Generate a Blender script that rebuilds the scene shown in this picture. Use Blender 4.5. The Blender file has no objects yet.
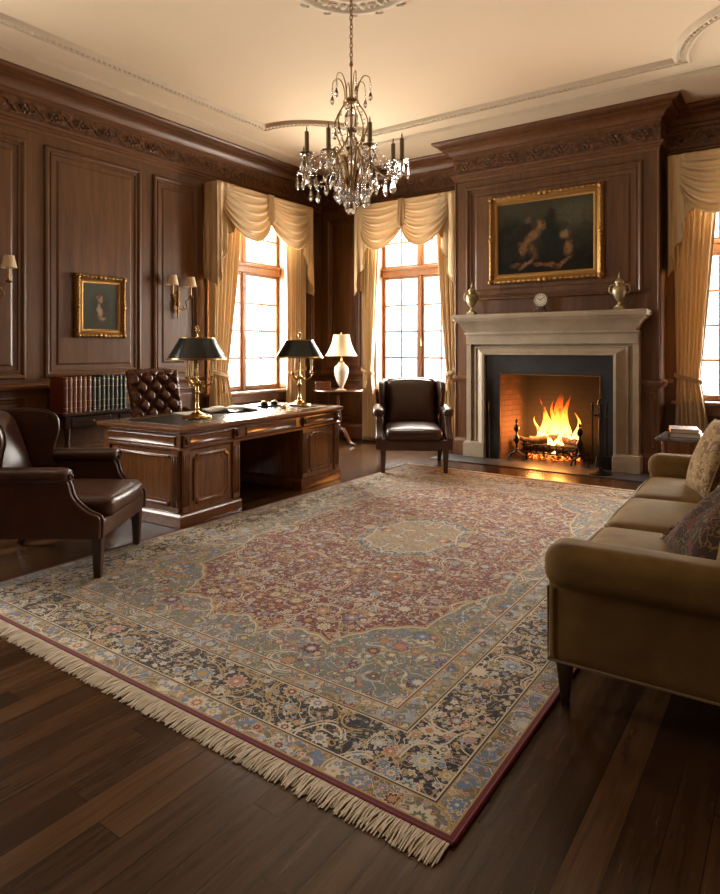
import bpy, bmesh, math, random
from mathutils import Vector, Matrix
PI = math.pi
R_ = math.radians
random.seed(7)
SC = bpy.context.scene
COL = SC.collection

# ------------------------------------------------------------------ mesh builder
def rotm(rx=0, ry=0, rz=0):
    return Matrix.Rotation(rz, 4, 'Z') @ Matrix.Rotation(ry, 4, 'Y') @ Matrix.Rotation(rx, 4, 'X')
def TR(x, y, z, rx=0, ry=0, rz=0):
    return Matrix.Translation((x, y, z)) @ rotm(rx, ry, rz)

class MB:
    def __init__(s):
        s.v = []; s.f = []; s.M = Matrix.Identity(4)
    def add(s, vs, fs, M=None):
        o = len(s.v); T = s.M if M is None else s.M @ M
        s.v += [tuple(T @ Vector(p)) for p in vs]
        s.f += [tuple(i + o for i in f) for f in fs]
        return s
    def box(s, x0, x1, y0, y1, z0, z1, M=None):
        vs = [(x, y, z) for z in (z0, z1) for y in (y0, y1) for x in (x0, x1)]
        return s.add(vs, [(0,2,3,1),(4,5,7,6),(0,1,5,4),(2,6,7,3),(0,4,6,2),(1,3,7,5)], M)
    def taper(s, x, y, z0, z1, a0, a1, dx=0, dy=0, M=None):
        vs = []
        for z, a, ox, oy in ((z0, a0, dx, dy), (z1, a1, 0, 0)):
            vs += [(x+ox-a, y+oy-a, z), (x+ox+a, y+oy-a, z), (x+ox-a, y+oy+a, z), (x+ox+a, y+oy+a, z)]
        return s.add(vs, [(0,2,3,1),(4,5,7,6),(0,1,5,4),(2,6,7,3),(0,4,6,2),(1,3,7,5)], M)
    def lathe(s, prof, n=24, M=None, sx=1, sy=1, cap=True):
        vs = []; fs = []
        for r, z in prof:
            for i in range(n):
                a = 2*PI*i/n; vs.append((r*math.cos(a)*sx, r*math.sin(a)*sy, z))
        for j in range(len(prof)-1):
            for i in range(n):
                k = (i+1) % n
                fs.append((j*n+i, j*n+k, (j+1)*n+k, (j+1)*n+i))
        if cap:
            if prof[0][0] > 1e-5: fs.append(tuple(range(n-1, -1, -1)))
            if prof[-1][0] > 1e-5: fs.append(tuple((len(prof)-1)*n+i for i in range(n)))
        return s.add(vs, fs, M)
    def tube(s, pts, r, n=8, M=None, closed=False):
        P = [Vector(p) for p in pts]; m = len(P)
        rr = r if isinstance(r, (list, tuple)) else [r]*m
        vs = []; fs = []; up = None
        for i in range(m):
            if closed: t = P[(i+1) % m]-P[i-1]
            else: t = P[min(i+1, m-1)]-P[max(i-1, 0)]
            t.normalize()
            if up is None:
                up = t.orthogonal()
            up = (up - t*up.dot(t))
            if up.length < 1e-6: up = t.orthogonal()
            up.normalize(); b = t.cross(up)
            for k in range(n):
                a = 2*PI*k/n; vs.append(tuple(P[i]+(up*math.cos(a)+b*math.sin(a))*rr[i]))
        L = m if closed else m-1
        for i in range(L):
            j = (i+1) % m
            for k in range(n):
                l = (k+1) % n; fs.append((i*n+k, i*n+l, j*n+l, j*n+k))
        if not closed:
            fs.append(tuple(range(n-1, -1, -1))); fs.append(tuple((m-1)*n+k for k in range(n)))
        return s.add(vs, fs, M)
    def prism(s, poly, t0, t1, M=None, axis='x'):
        """polygon (a,b) extruded between t0 and t1 along axis; x: (a,b)->(y,z); y: ->(x,z); z: ->(x,y)"""
        f = {'x': lambda a, b, t: (t, a, b), 'y': lambda a, b, t: (a, t, b), 'z': lambda a, b, t: (a, b, t)}[axis]
        n = len(poly)
        vs = [f(a, b, t0) for a, b in poly]+[f(a, b, t1) for a, b in poly]
        fs = [tuple(range(n-1, -1, -1)), tuple(range(n, 2*n))]+[(i, (i+1) % n, n+(i+1) % n, n+i) for i in range(n)]
        return s.add(vs, fs, M)
    def rbox(s, c, size, r, puff=(0, 0, 0), n=10, M=None, fn=None):
        h = [a/2 for a in size]; idx = {}; vs = []; fs = []
        g = [math.sin(PI/2*(2*i/n-1))*.6+(2*i/n-1)*.4 for i in range(n+1)]
        r = min(r, min(h)*.999)
        def vert(key, u):
            if key in idx: return idx[key]
            p = [u[i]*h[i] for i in range(3)]
            q = [max(-(h[i]-r), min(h[i]-r, p[i])) for i in range(3)]
            d = Vector([p[i]-q[i] for i in range(3)])
            if d.length > 1e-9: d = d.normalized()*r
            o = [q[i]+d[i] for i in range(3)]
            for i in range(3):
                j, k = (i+1) % 3, (i+2) % 3
                o[i] += puff[i]*u[i]*(1-u[j]**2)*(1-u[k]**2)
            if fn: o = fn(o, u)
            idx[key] = len(vs); vs.append((o[0]+c[0], o[1]+c[1], o[2]+c[2])); return idx[key]
        for ax in range(3):
            for sg in (0, n):
                for i in range(n):
                    for j in range(n):
                        q = []
                        for a, b in ((i, j), (i+1, j), (i+1, j+1), (i, j+1)):
                            key = [0, 0, 0]; key[ax] = sg; key[(ax+1) % 3] = a; key[(ax+2) % 3] = b
                            q.append(vert(tuple(key), [g[k] for k in key]))
                        fs.append(tuple(q if sg else q[::-1]))
        return s.add(vs, fs, M)
    def grid(s, fn, nu, nv, M=None, wrap=False):
        vs = [fn(i/nu, j/nv) for j in range(nv+1) for i in range(nu+1)]
        w = nu+1
        fs = [(j*w+i, j*w+i+1, (j+1)*w+i+1, (j+1)*w+i) for j in range(nv) for i in range(nu)]
        return s.add(vs, fs, M)
    def ball(s, c, r, n=10, sc=(1, 1, 1), M=None):
        prof = [(r*math.sin(PI*i/n), -r*math.cos(PI*i/n)) for i in range(n+1)]
        prof[0] = (1e-6, -r); prof[-1] = (1e-6, r)
        T = Matrix.Translation(c) @ Matrix.Diagonal((*sc, 1))
        return s.lathe(prof, max(6, n), (T if M is None else M @ T), cap=False)
    def rings(s, polyfn, prof, M=None, cap=True):
        """profile of (inset, height): successive polygons polyfn(inset) raised to height along local z"""
        rows = [[(x, y, hgt) for x, y in polyfn(a)] for a, hgt in prof]
        n = len(rows[0]); vs = [p for r in rows for p in r]; fs = []
        for j in range(len(rows)-1):
            for i in range(n):
                k = (i+1) % n; fs.append((j*n+i, j*n+k, (j+1)*n+k, (j+1)*n+i))
        if cap: fs.append(tuple((len(rows)-1)*n+i for i in range(n)))
        return s.add(vs, fs, M)
    def sweep(s, path, prof, closed=False, M=None, endcaps=True):
        """profile (out,z) swept along xy path, out = to the left of travel, mitred"""
        P = [Vector(p).to_2d() if len(p) > 2 else Vector(p) for p in path]; m = len(P); vs = []; fs = []; k = len(prof)
        for i in range(m):
            if closed or 0 < i < m-1:
                a = (P[i]-P[i-1]).normalized(); b = (P[(i+1) % m]-P[i]).normalized()
            elif i == 0: a = b = (P[1]-P[0]).normalized()
            else: a = b = (P[-1]-P[-2]).normalized()
            na = Vector((-a.y, a.x)); nb = Vector((-b.y, b.x)); nn = na+nb
            if nn.length < 1e-6: nn = na
            nn.normalize(); sc = 1/max(.25, nn.dot(na))
            for d, z in prof: vs.append((P[i].x+nn.x*d*sc, P[i].y+nn.y*d*sc, z))
        for i in range(m if closed else m-1):
            j = (i+1) % m
            for q in range(k-1): fs.append((i*k+q, j*k+q, j*k+q+1, i*k+q+1))
        if not closed and endcaps:
            fs.append(tuple(range(k))); fs.append(tuple((m-1)*k+q for q in range(k-1, -1, -1)))
        return s.add(vs, fs, M)

def obj(name, mb, mat, parent=None, bevel=0, seg=2, smooth=40, solid=0, subsurf=0):
    me = bpy.data.meshes.new(name); me.from_pydata(mb.v, [], mb.f); me.update()
    bm = bmesh.new(); bm.from_mesh(me); bmesh.ops.remove_doubles(bm, verts=bm.verts, dist=1e-6)
    bmesh.ops.recalc_face_normals(bm, faces=bm.faces); bm.to_mesh(me); bm.free()
    me.materials.append(mat)
    if smooth:
        for p in me.polygons: p.use_smooth = True
        me.set_sharp_from_angle(angle=R_(smooth))
    o = bpy.data.objects.new(name, me); COL.objects.link(o)
    if parent: o.parent = parent
    if solid:
        m = o.modifiers.new('s', 'SOLIDIFY'); m.thickness = solid; m.offset = 0
    if bevel:
        m = o.modifiers.new('b', 'BEVEL'); m.width = bevel; m.segments = seg; m.limit_method = 'ANGLE'; m.angle_limit = R_(38); m.harden_normals = False
    if subsurf:
        m = o.modifiers.new('u', 'SUBSURF'); m.levels = subsurf; m.render_levels = subsurf
    return o
def thing(name, label, cat, loc=(0, 0, 0), rotz=0, group=None):
    o = bpy.data.objects.new(name, None); COL.objects.link(o); o.empty_display_size = .1
    o.location = loc; o.rotation_euler = (0, 0, rotz); o['label'] = label; o['category'] = cat
    if group: o['group'] = group
    return o
def tag(o, label, cat, group=None):
    o['label'] = label; o['category'] = cat
    if group: o['group'] = group
    return o
def struct(name, mb, mat, parent=None, **k):
    o = obj(name, mb, mat, parent, **k)
    if not parent: o['kind'] = 'structure'
    return o
def dup(root, loc, rotz, label, group=None):
    def cp(o, par):
        c = o.copy(); COL.objects.link(c); c.parent = par
        for ch in list(o.children): cp(ch, c)
        return c
    r = cp(root, None); r.location = loc; r.rotation_euler = (0, 0, rotz); r['label'] = label
    if group: r['group'] = group
    return r
def bez(p, n=12):
    """Catmull-Rom through points"""
    P = [Vector(q) for q in p]; P = [2*P[0]-P[1]]+P+[2*P[-1]-P[-2]]; out = []
    for i in range(1, len(P)-2):
        for k in range(n):
            t = k/n; a, b, c, d = P[i-1:i+3]
            out.append(tuple(.5*((2*b)+(c-a)*t+(2*a-5*b+4*c-d)*t*t+(3*b-a-3*c+d)*t**3)))
    out.append(tuple(P[-2])); return out

# ------------------------------------------------------------------ shader DSL
class S:
    def __init__(s, g, k): s.g = g; s.k = k
    def _b(s, op, o, r=False): return s.g.m(op, o, s) if r else s.g.m(op, s, o)
    def __add__(s, o): return s._b('ADD', o)
    def __radd__(s, o): return s._b('ADD', o)
    def __sub__(s, o): return s._b('SUBTRACT', o)
    def __rsub__(s, o): return s._b('SUBTRACT', o, True)
    def __mul__(s, o): return s._b('MULTIPLY', o)
    def __rmul__(s, o): return s._b('MULTIPLY', o)
    def __truediv__(s, o): return s._b('DIVIDE', o)
    def __rtruediv__(s, o): return s._b('DIVIDE', o, True)
    def __lt__(s, o): return s._b('LESS_THAN', o)
    def __gt__(s, o): return s._b('GREATER_THAN', o)
class G:
    def __init__(s, name, rough=.5, metal=0, spec=.5, **kw):
        s.mat = bpy.data.materials.new(name); s.mat.use_nodes = True; s.nt = s.mat.node_tree
        s.bsdf = s.nt.nodes['Principled BSDF']; s.out = s.nt.nodes['Material Output']
        s.set('Roughness', rough); s.set('Metallic', metal); s.set('Specular IOR Level', spec)
        for k, v in kw.items(): s.set(k.replace('_', ' '), v)
        s._tc = None
    def put(s, sock, v):
        if isinstance(v, S): s.nt.links.new(v.k, sock)
        elif isinstance(v, bpy.types.NodeSocket): s.nt.links.new(v, sock)
        elif isinstance(v, (tuple, list)) and len(v) == 3 and sock.type == 'RGBA': sock.default_value = (*v, 1)
        else: sock.default_value = v
    def set(s, name, v): s.put(s.bsdf.inputs[name], v)
    def m(s, op, a, b=0., c=None, clamp=False):
        n = s.nt.nodes.new('ShaderNodeMath'); n.operation = op; n.use_clamp = clamp
        s.put(n.inputs[0], a); s.put(n.inputs[1], b)
        if c is not None: s.put(n.inputs[2], c)
        return S(s, n.outputs[0])
    def abs(s, a): return s.m('ABSOLUTE', a)
    def fract(s, a): return s.m('FRACT', a)
    def floor(s, a): return s.m('FLOOR', a)
    def sin(s, a): return s.m('SINE', a)
    def cos(s, a): return s.m('COSINE', a)
    def min(s, a, b): return s.m('MINIMUM', a, b)
    def max(s, a, b): return s.m('MAXIMUM', a, b)
    def sqrt(s, a): return s.m('SQRT', a)
    def atan2(s, a, b): return s.m('ARCTAN2', a, b)
    def ss(s, a, e0, e1):
        n = s.nt.nodes.new('ShaderNodeMapRange'); n.interpolation_type = 'SMOOTHSTEP'
        s.put(n.inputs[0], a); n.inputs[1].default_value = e0; n.inputs[2].default_value = e1
        return S(s, n.outputs[0])
    def band(s, a, lo, hi): return (a > lo)*(a < hi)
    def co(s, kind='Object'):
        if s._tc is None: s._tc = s.nt.nodes.new('ShaderNodeTexCoord')
        return S(s, s._tc.outputs[kind])
    def sep(s, v):
        n = s.nt.nodes.new('ShaderNodeSeparateXYZ'); s.put(n.inputs[0], v); return [S(s, n.outputs[i]) for i in range(3)]
    def vec(s, x=0., y=0., z=0.):
        n = s.nt.nodes.new('ShaderNodeCombineXYZ')
        for i, a in enumerate((x, y, z)): s.put(n.inputs[i], a)
        return S(s, n.outputs[0])
    def scale(s, v, sc):
        n = s.nt.nodes.new('ShaderNodeVectorMath'); n.operation = 'MULTIPLY'; s.put(n.inputs[0], v); n.inputs[1].default_value = sc
        return S(s, n.outputs[0])
    def noise(s, v, scale=5., detail=3., rough=.5, dist=0., col=False):
        n = s.nt.nodes.new('ShaderNodeTexNoise'); s.put(n.inputs['Vector'], v); n.inputs['Scale'].default_value = scale
        n.inputs['Detail'].default_value = detail; n.inputs['Roughness'].default_value = rough; n.inputs['Distortion'].default_value = dist
        return S(s, n.outputs['Color' if col else 'Fac'])
    def vor(s, v, scale=5., feature='F1', rnd=1., dim='3D'):
        n = s.nt.nodes.new('ShaderNodeTexVoronoi'); n.voronoi_dimensions = dim; n.feature = feature
        s.put(n.inputs['Vector'], v); n.inputs['Scale'].default_value = scale; n.inputs['Randomness'].default_value = rnd
        return n
    def white(s, v):
        n = s.nt.nodes.new('ShaderNodeTexWhiteNoise'); s.put(n.inputs['Vector'], v); return S(s, n.outputs['Value'])
    def mix(s, f, a, b, mode='MIX'):
        n = s.nt.nodes.new('ShaderNodeMix'); n.data_type = 'RGBA'; n.blend_type = mode
        s.put(n.inputs[0], f); s.put(n.inputs[6], a); s.put(n.inputs[7], b); return S(s, n.outputs[2])
    def ramp(s, f, stops, const=False):
        n = s.nt.nodes.new('ShaderNodeValToRGB'); cr = n.color_ramp
        if const: cr.interpolation = 'CONSTANT'
        while len(cr.elements) < len(stops): cr.elements.new(.5)
        for e, (p, c) in zip(cr.elements, stops): e.position = p; e.color = (*c, 1)
        s.put(n.inputs[0], f); return S(s, n.outputs[0])
    def bump(s, h, strength=.3, dist=.01):
        n = s.nt.nodes.new('ShaderNodeBump'); n.inputs['Strength'].default_value = strength; n.inputs['Distance'].default_value = dist
        s.put(n.inputs['Height'], h); s.set('Normal', S(s, n.outputs[0]))
    def base(s, c): s.set('Base Color', c); return s

def hexc(h):
    r = [int(h[i:i+2], 16)/255 for i in (0, 2, 4)]
    return tuple(c/12.92 if c <= .04045 else ((c+.055)/1.055)**2.4 for c in r)

def wood(name, c0, c1, rough=.35, axis='z', sc=1., coat=0.15, space='Object'):
    g = G(name, rough); v = g.co(space)
    st = {'z': (14, 14, 1.1), 'y': (14, 1.1, 14), 'x': (1.1, 14, 14)}[axis]
    v2 = g.scale(v, tuple(a*sc for a in st))
    n = g.noise(v2, 1.4, 6, .6, .6); n2 = g.noise(g.scale(v, tuple(a*sc*4 for a in st)), 2., 4, .6)
    n3 = g.noise(v, 1.3, 2)
    f = n*.6+n2*.25+n3*.25
    g.base(g.ramp(f, [(.35, c0), (.72, c1)])); g.bump(n2, .08, .004); g.set('Coat Weight', coat); g.set('Coat Roughness', .25)
    g.set('Roughness', n*.2+(rough-.1))
    return g.mat
def plain(name, c, rough=.5, metal=0, bump=0, bs=60, **k):
    g = G(name, rough, metal, **k)
    v = g.co(); n = g.noise(v, bs, 3)
    g.base(g.mix(g.noise(v, 6, 3)*.6, tuple(a*.82 for a in c), tuple(min(1, a*1.12) for a in c)))
    if bump: g.bump(n, bump, .004)
    return g.mat

M = {}
M['wall_wood'] = wood('walnut panelling', (.046, .0165, .0040), (.155, .060, .0145), .38, 'z')
M['trim_wood'] = wood('walnut mouldings', (.066, .0235, .0070), (.185, .070, .020), .42, 'y')
M['desk_wood'] = wood('polished burr walnut', (.060, .021, .0050), (.235, .086, .020), .22, 'z', 1.4, .4)
M['desk_wood_x'] = wood('polished walnut rails', (.065, .022, .006), (.22, .080, .021), .2, 'y', 1.4, .4)
M['dark_wood'] = wood('dark stained wood', (.018, .007, .003), (.055, .021, .009), .3, 'z', 1.2, .3)
M['red_wood'] = wood('mahogany', (.065, .018, .008), (.17, .055, .022), .2, 'z', 1.3, .5)
M['window_wood'] = wood('window joinery', (.16, .065, .025), (.33, .15, .062), .35, 'z', 1.2)

g = G('carved walnut frieze', .42); v = g.co()
vn = g.vor(v, 22, 'SMOOTH_F1'); d = S(g, vn.outputs['Distance'])
g.base(g.ramp(d, [(.1, (.20, .085, .030)), (.6, (.085, .034, .012))])); g.bump(d, .6, -.015); M['carved'] = g.mat

g = G('ceiling plaster', .85, 0, .2); v = g.co(); n = g.noise(v, 1.2, 3)
g.base(g.mix(n, (.66, .515, .345), (.72, .565, .385))); M['ceiling'] = g.mat
M['plaster_trim'] = plain('moulded plaster', (.70, .57, .40), .7)

# leather
def leather(name, c0, c1, rough=.33):
    g = G(name, rough); v = g.co(); n = g.noise(v, 5, 4, .6); cr = g.noise(v, 22, 6, .7, 1.)
    d = S(g, g.vor(v, 160).outputs['Distance'])
    g.base(g.ramp(n*.7+cr*.3, [(.3, c0), (.7, c1)])); g.bump(d*.4+cr*1.2, .25, .004)
    g.set('Roughness', cr*.35+(rough-.15)); g.set('Coat Weight', .2); g.set('Coat Roughness', .25)
    return g.mat
M['leather'] = leather('oxblood brown leather', (.030, .0105, .006), (.085, .030, .015), .36)
M['leather_tuft'] = leather('chestnut leather', (.045, .014, .007), (.12, .038, .018), .22)
M['leather_top'] = plain('green black leather inlay', (.020, .024, .017), .25, bump=.1, bs=300)

def velvet(name, c0, c1):
    g = G(name, .8, 0, .2); v = g.co(); n = g.noise(v, 4, 5, .6, .5); n2 = g.noise(v, 400, 2)
    g.base(g.ramp(n, [(.3, c0), (.7, c1)])); g.bump(n2+n*2, .25, .004)
    g.set('Sheen Weight', .16); g.set('Sheen Roughness', .3); g.put(g.bsdf.inputs['Sheen Tint'], (.9, .66, .33, 1)); return g.mat
M['velvet'] = velvet('olive tan velvet', (.092, .048, .0105), (.175, .096, .023))
M['velvet_pipe'] = plain('velvet piping', (.18, .115, .045), .7)

def silk(name, c, trans=.35):
    g = G(name, .42); v = g.co(); n = g.noise(g.scale(v, (60, 60, 3)), 3, 4)
    colr = g.mix(n, tuple(a*.85 for a in c), tuple(min(1, a*1.1) for a in c))
    g.base(colr); g.bump(n, .05, .002); g.set('Sheen Weight', .35)
    tr = g.nt.nodes.new('ShaderNodeBsdfTranslucent'); g.put(tr.inputs[0], g.mix(.5, colr, (.85, .62, .33)))
    mx = g.nt.nodes.new('ShaderNodeMixShader'); mx.inputs[0].default_value = trans
    g.nt.links.new(g.bsdf.outputs[0], mx.inputs[1]); g.nt.links.new(tr.outputs[0], mx.inputs[2]); g.nt.links.new(mx.outputs[0], g.out.inputs[0])
    return g.mat
M['silk'] = silk('gold silk', (.70, .52, .29), .13)
M['silk_trim'] = silk('gold silk trim', (.50, .33, .13), .2)

M['brass'] = plain('polished brass', (.72, .47, .17), .2, 1)
M['old_brass'] = plain('antique brass', (.36, .22, .085), .34, 1)
M['gilt'] = plain('carved gilt', (.33, .175, .048), .42, .8, bump=1., bs=55)
M['iron'] = plain('black iron', (.018, .015, .013), .4, .7, bump=.2)
M['black_tole'] = plain('black green painted metal', (.010, .014, .012), .25)
M['gold_paint'] = plain('gold lined metal', (.55, .38, .13), .3, 1)
M['candle'] = plain('amber candle sleeve', (.88, .56, .17), .4)
M['candle_old'] = plain('aged candle sleeve', (.22, .16, .07), .55)
M['shade'] = silk('cream lamp shade', (.82, .68, .46), .3)
M['porcelain'] = plain('ivory porcelain', (.62, .56, .44), .15)
M['stone'] = None
g = G('limestone', .5); v = g.co(); n = g.noise(v, 3, 6, .65, .4); n2 = g.noise(v, 60, 4)
g.base(g.ramp(n*.8+n2*.2, [(.3, (.29, .225, .155)), (.7, (.44, .355, .255))])); g.bump(n2, .12, .004); M['stone'] = g.mat
g = G('slate', .32); v = g.co(); n = g.noise(v, 5, 6, .65); g.base(g.ramp(n, [(.3, (.012, .0125, .014)), (.75, (.034, .034, .036))])); g.bump(n, .1, .004); M['slate'] = g.mat
g = G('hearth slate', .38); v = g.co(); n = g.noise(v, 5, 6, .65); g.base(g.ramp(n, [(.3, (.03, .033, .038)), (.75, (.07, .075, .085))])); g.bump(n, .1, .003); M['hearth'] = g.mat
M['pages'] = plain('book pages', (.55, .46, .33), .8, bump=.2, bs=200)
M['paper'] = plain('paper', (.72, .66, .54), .6)
M['urn'] = plain('antique gilt urn', (.42, .34, .20), .35, .6, bump=.2, bs=90)
M['marble'] = None
g = G('grey marble top', .12); v = g.co(); n = g.noise(v, 5, 6, .6, 1.5); g.base(g.ramp(n, [(.35, (.06, .055, .05)), (.7, (.16, .15, .14))])); M['marble'] = g.mat

g = G('lead crystal', .07); g.base((1, 1, 1)); g.set('IOR', 1.6); g.set('Transmission Weight', 1.0); M['crystal'] = g.mat
# thin pane: mostly straight through plus a mirror-like reflection
g = G('window glass'); nt = g.nt
t = nt.nodes.new('ShaderNodeBsdfTransparent'); gl = nt.nodes.new('ShaderNodeBsdfGlossy'); gl.inputs['Roughness'].default_value = .02
t.inputs[0].default_value = (.96, .98, 1, 1)
mx = nt.nodes.new('ShaderNodeMixShader'); mx.inputs[0].default_value = .06
nt.links.new(t.outputs[0], mx.inputs[1]); nt.links.new(gl.outputs[0], mx.inputs[2]); nt.links.new(mx.outputs[0], g.out.inputs[0]); M['glass'] = g.mat

# firebox brick
g = G('fire brick', .8); nt = g.nt; v = g.co()
x, y, z = g.sep(v); b = nt.nodes.new('ShaderNodeTexBrick'); g.put(b.inputs['Vector'], g.vec(x+y, z, 0.))
b.inputs['Scale'].default_value = 1; b.inputs['Brick Width'].default_value = .2; b.inputs['Row Height'].default_value = .068; b.inputs['Mortar Size'].default_value = .006
b.inputs['Color1'].default_value = (.085, .032, .017, 1); b.inputs['Color2'].default_value = (.055, .021, .012, 1); b.inputs['Mortar'].default_value = (.035, .022, .017, 1)
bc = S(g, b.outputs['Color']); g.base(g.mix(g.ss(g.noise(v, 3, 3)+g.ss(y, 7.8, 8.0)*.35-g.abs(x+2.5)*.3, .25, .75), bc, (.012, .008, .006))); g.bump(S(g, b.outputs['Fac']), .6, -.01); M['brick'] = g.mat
# charred log with glowing cracks
g = G('charred log', .9); v = g.co(); n = g.noise(v, 18, 5, .7); x, y, z = g.sep(v)
g.base(g.ramp(n, [(.35, (.008, .006, .005)), (.7, (.06, .035, .02))])); g.bump(n, .8, .02)
g.put(g.bsdf.inputs['Emission Color'], (1, .22, .03)); g.set('Emission Strength', g.ss(n, .60, .72)*2.5); M['log'] = g.mat
g = G('glowing embers', .9); v = g.co(); n = g.noise(v, 24, 4, .7); g.base((.02, .012, .01))
g.put(g.bsdf.inputs['Emission Color'], g.ramp(n, [(.4, (.8, .05, .005)), (.7, (1, .3, .04))])); g.set('Emission Strength', g.ss(n, .45, .65)*4.5); g.bump(n, .8, .02); M['ember'] = g.mat
# flame
g = G('flame'); nt = g.nt; v = g.co(); x, y, z = g.sep(v)
n = g.noise(g.scale(v, (1, 1, .45)), 13, 3, .5, .5)
h = z+(n-.5)*.20
col = g.ramp(h*1.9, [(.0, (1, .50, .11)), (.3, (1, .40, .06)), (.6, (1, .22, .02)), (.9, (.85, .09, .006))])
em = nt.nodes.new('ShaderNodeEmission'); g.put(em.inputs[0], col); g.put(em.inputs[1], 11.-h*13.)
tr = nt.nodes.new('ShaderNodeBsdfTransparent'); mx = nt.nodes.new('ShaderNodeMixShader')
g.put(mx.inputs[0], (1.-g.ss(h, .14, .66))*g.ss(n, .36, .56)*.8)
nt.links.new(tr.outputs[0], mx.inputs[1]); nt.links.new(em.outputs[0], mx.inputs[2]); nt.links.new(mx.outputs[0], g.out.inputs[0]); M['flame'] = g.mat

# floor planks running along Y
g = G('dark oak planks', .25); v = g.co(); x, y, z = g.sep(v)
ix = g.floor(x/.105); fy = y/1.7+g.white(g.vec(ix, 3., 0.))*7.; iy = g.floor(fy)
rnd = g.white(g.vec(ix, iy, 5.)); fx = g.fract(x/.105); fyf = g.fract(fy)
gv = g.vec(x*16.+rnd*40., y*1.1+rnd*13., rnd*9.); gn = g.noise(gv, 1.3, 6, .62, .8); gf = g.noise(g.vec(x*90.+rnd*40., y*5., rnd), 1.3, 4, .6)
f = gn*.5+gf*.22+rnd*.34-.03
gap = g.min(g.min(fx, 1.-fx)*.105, g.min(fyf, 1.-fyf)*1.7)
gl = g.ss(gap, .0004, .0022)
c = g.ramp(f, [(.25, (.019, .0082, .0036)), (.5, (.048, .0215, .0085)), (.8, (.115, .054, .0215))])
g.base(g.mix(gl, (.006, .003, .002), c)); g.bump(gl*.15+gf*.12, .25, .002)
g.set('Roughness', gn*.14+gf*.08+.13); g.set('Specular IOR Level', .36); M['floor'] = g.mat

# painted canvases: soft blobs of colour
def canvas(name, bg0, bg1, blobs):
    g = G(name, .6, 0, .08); v = g.co(); x, y, z = g.sep(v); n = g.noise(v, 11, 6, .7, .8); nx = g.noise(v, 14, 5, .7, col=True)
    a, b_, c_ = g.sep(nx); X = x+(a-.5)*.13; Z = z+(b_-.5)*.13
    col = g.ramp(z*.9+.5+(n-.5)*.5, [(.2, bg0), (.8, bg1)])
    for cx, cz, rx, rz, rot, cc, soft in blobs:
        cs, sn = math.cos(rot), math.sin(rot); dx = X-cx; dz = Z-cz
        u = (dx*cs+dz*sn)/rx; w = (dz*cs-dx*sn)/rz; d = g.sqrt(u*u+w*w)
        col = g.mix((1.-g.ss(d, 1-soft, 1+soft*.4))*g.ss(n, .2, .6)*.97, col, cc)
    g.base(col); g.bump(n, .1, .003); return g.mat
sk = (.40, .20, .085); M['canvas_big'] = canvas('dark oil painting', (.008, .007, .005), (.050, .044, .026), [
    (.38, .24, .36, .2, 0, (.085, .078, .052), .95), (-.42, .02, .22, .28, 0, (.010, .009, .006), .6), (.30, -.40, .4, .12, 0, (.016, .011, .006), .7),
    (.08, .02, .13, .30, 0, (.010, .013, .009), .5), (-.22, .10, .10, .10, .5, (.020, .012, .008), .6), (.09, .27, .055, .075, 0, (.030, .017, .010), .6),
    (-.15, .00, .17, .060, .75, (.22, .115, .045), .7), (-.03, .14, .060, .065, 0, (.26, .13, .055), .7), (-.01, .17, .02, .02, 0, (.05, .02, .01), .6), (-.27, -.14, .065, .10, .2, (.19, .095, .035), .7),
    (-.13, -.18, .055, .10, .3, (.17, .075, .03), .7), (-.22, -.33, .12, .024, .55, (.21, .11, .045), .7), (.03, -.35, .18, .032, -.08, (.19, .085, .032), .7), (-.36, -.34, .08, .03, .2, (.09, .05, .02), .7),
    (.25, -.01, .065, .055, .3, (.24, .14, .065), .7), (.30, -.16, .05, .11, -.2, (.21, .11, .045), .7), (.24, -.34, .12, .030, .6, (.20, .10, .04), .7), (.40, -.10, .08, .08, 0, (.03, .02, .012), .7), (-.20, .22, .045, .05, 0, (.10, .065, .035), .7)])
M['canvas_small'] = canvas('portrait in oils', (.050, .054, .042), (.085, .088, .068), [
    (0, -.02, .13, .20, 0, (.045, .042, .033), .6), (0, -.12, .12, .14, 0, (.075, .055, .038), .6), (-.005, .09, .062, .08, 0, (.085, .06, .04), .5),
    (-.005, .085, .034, .05, 0, (.38, .23, .13), .5), (-.01, -.04, .035, .08, .15, (.36, .26, .15), .6), (.02, -.13, .05, .03, .3, (.33, .19, .1), .6)])
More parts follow.
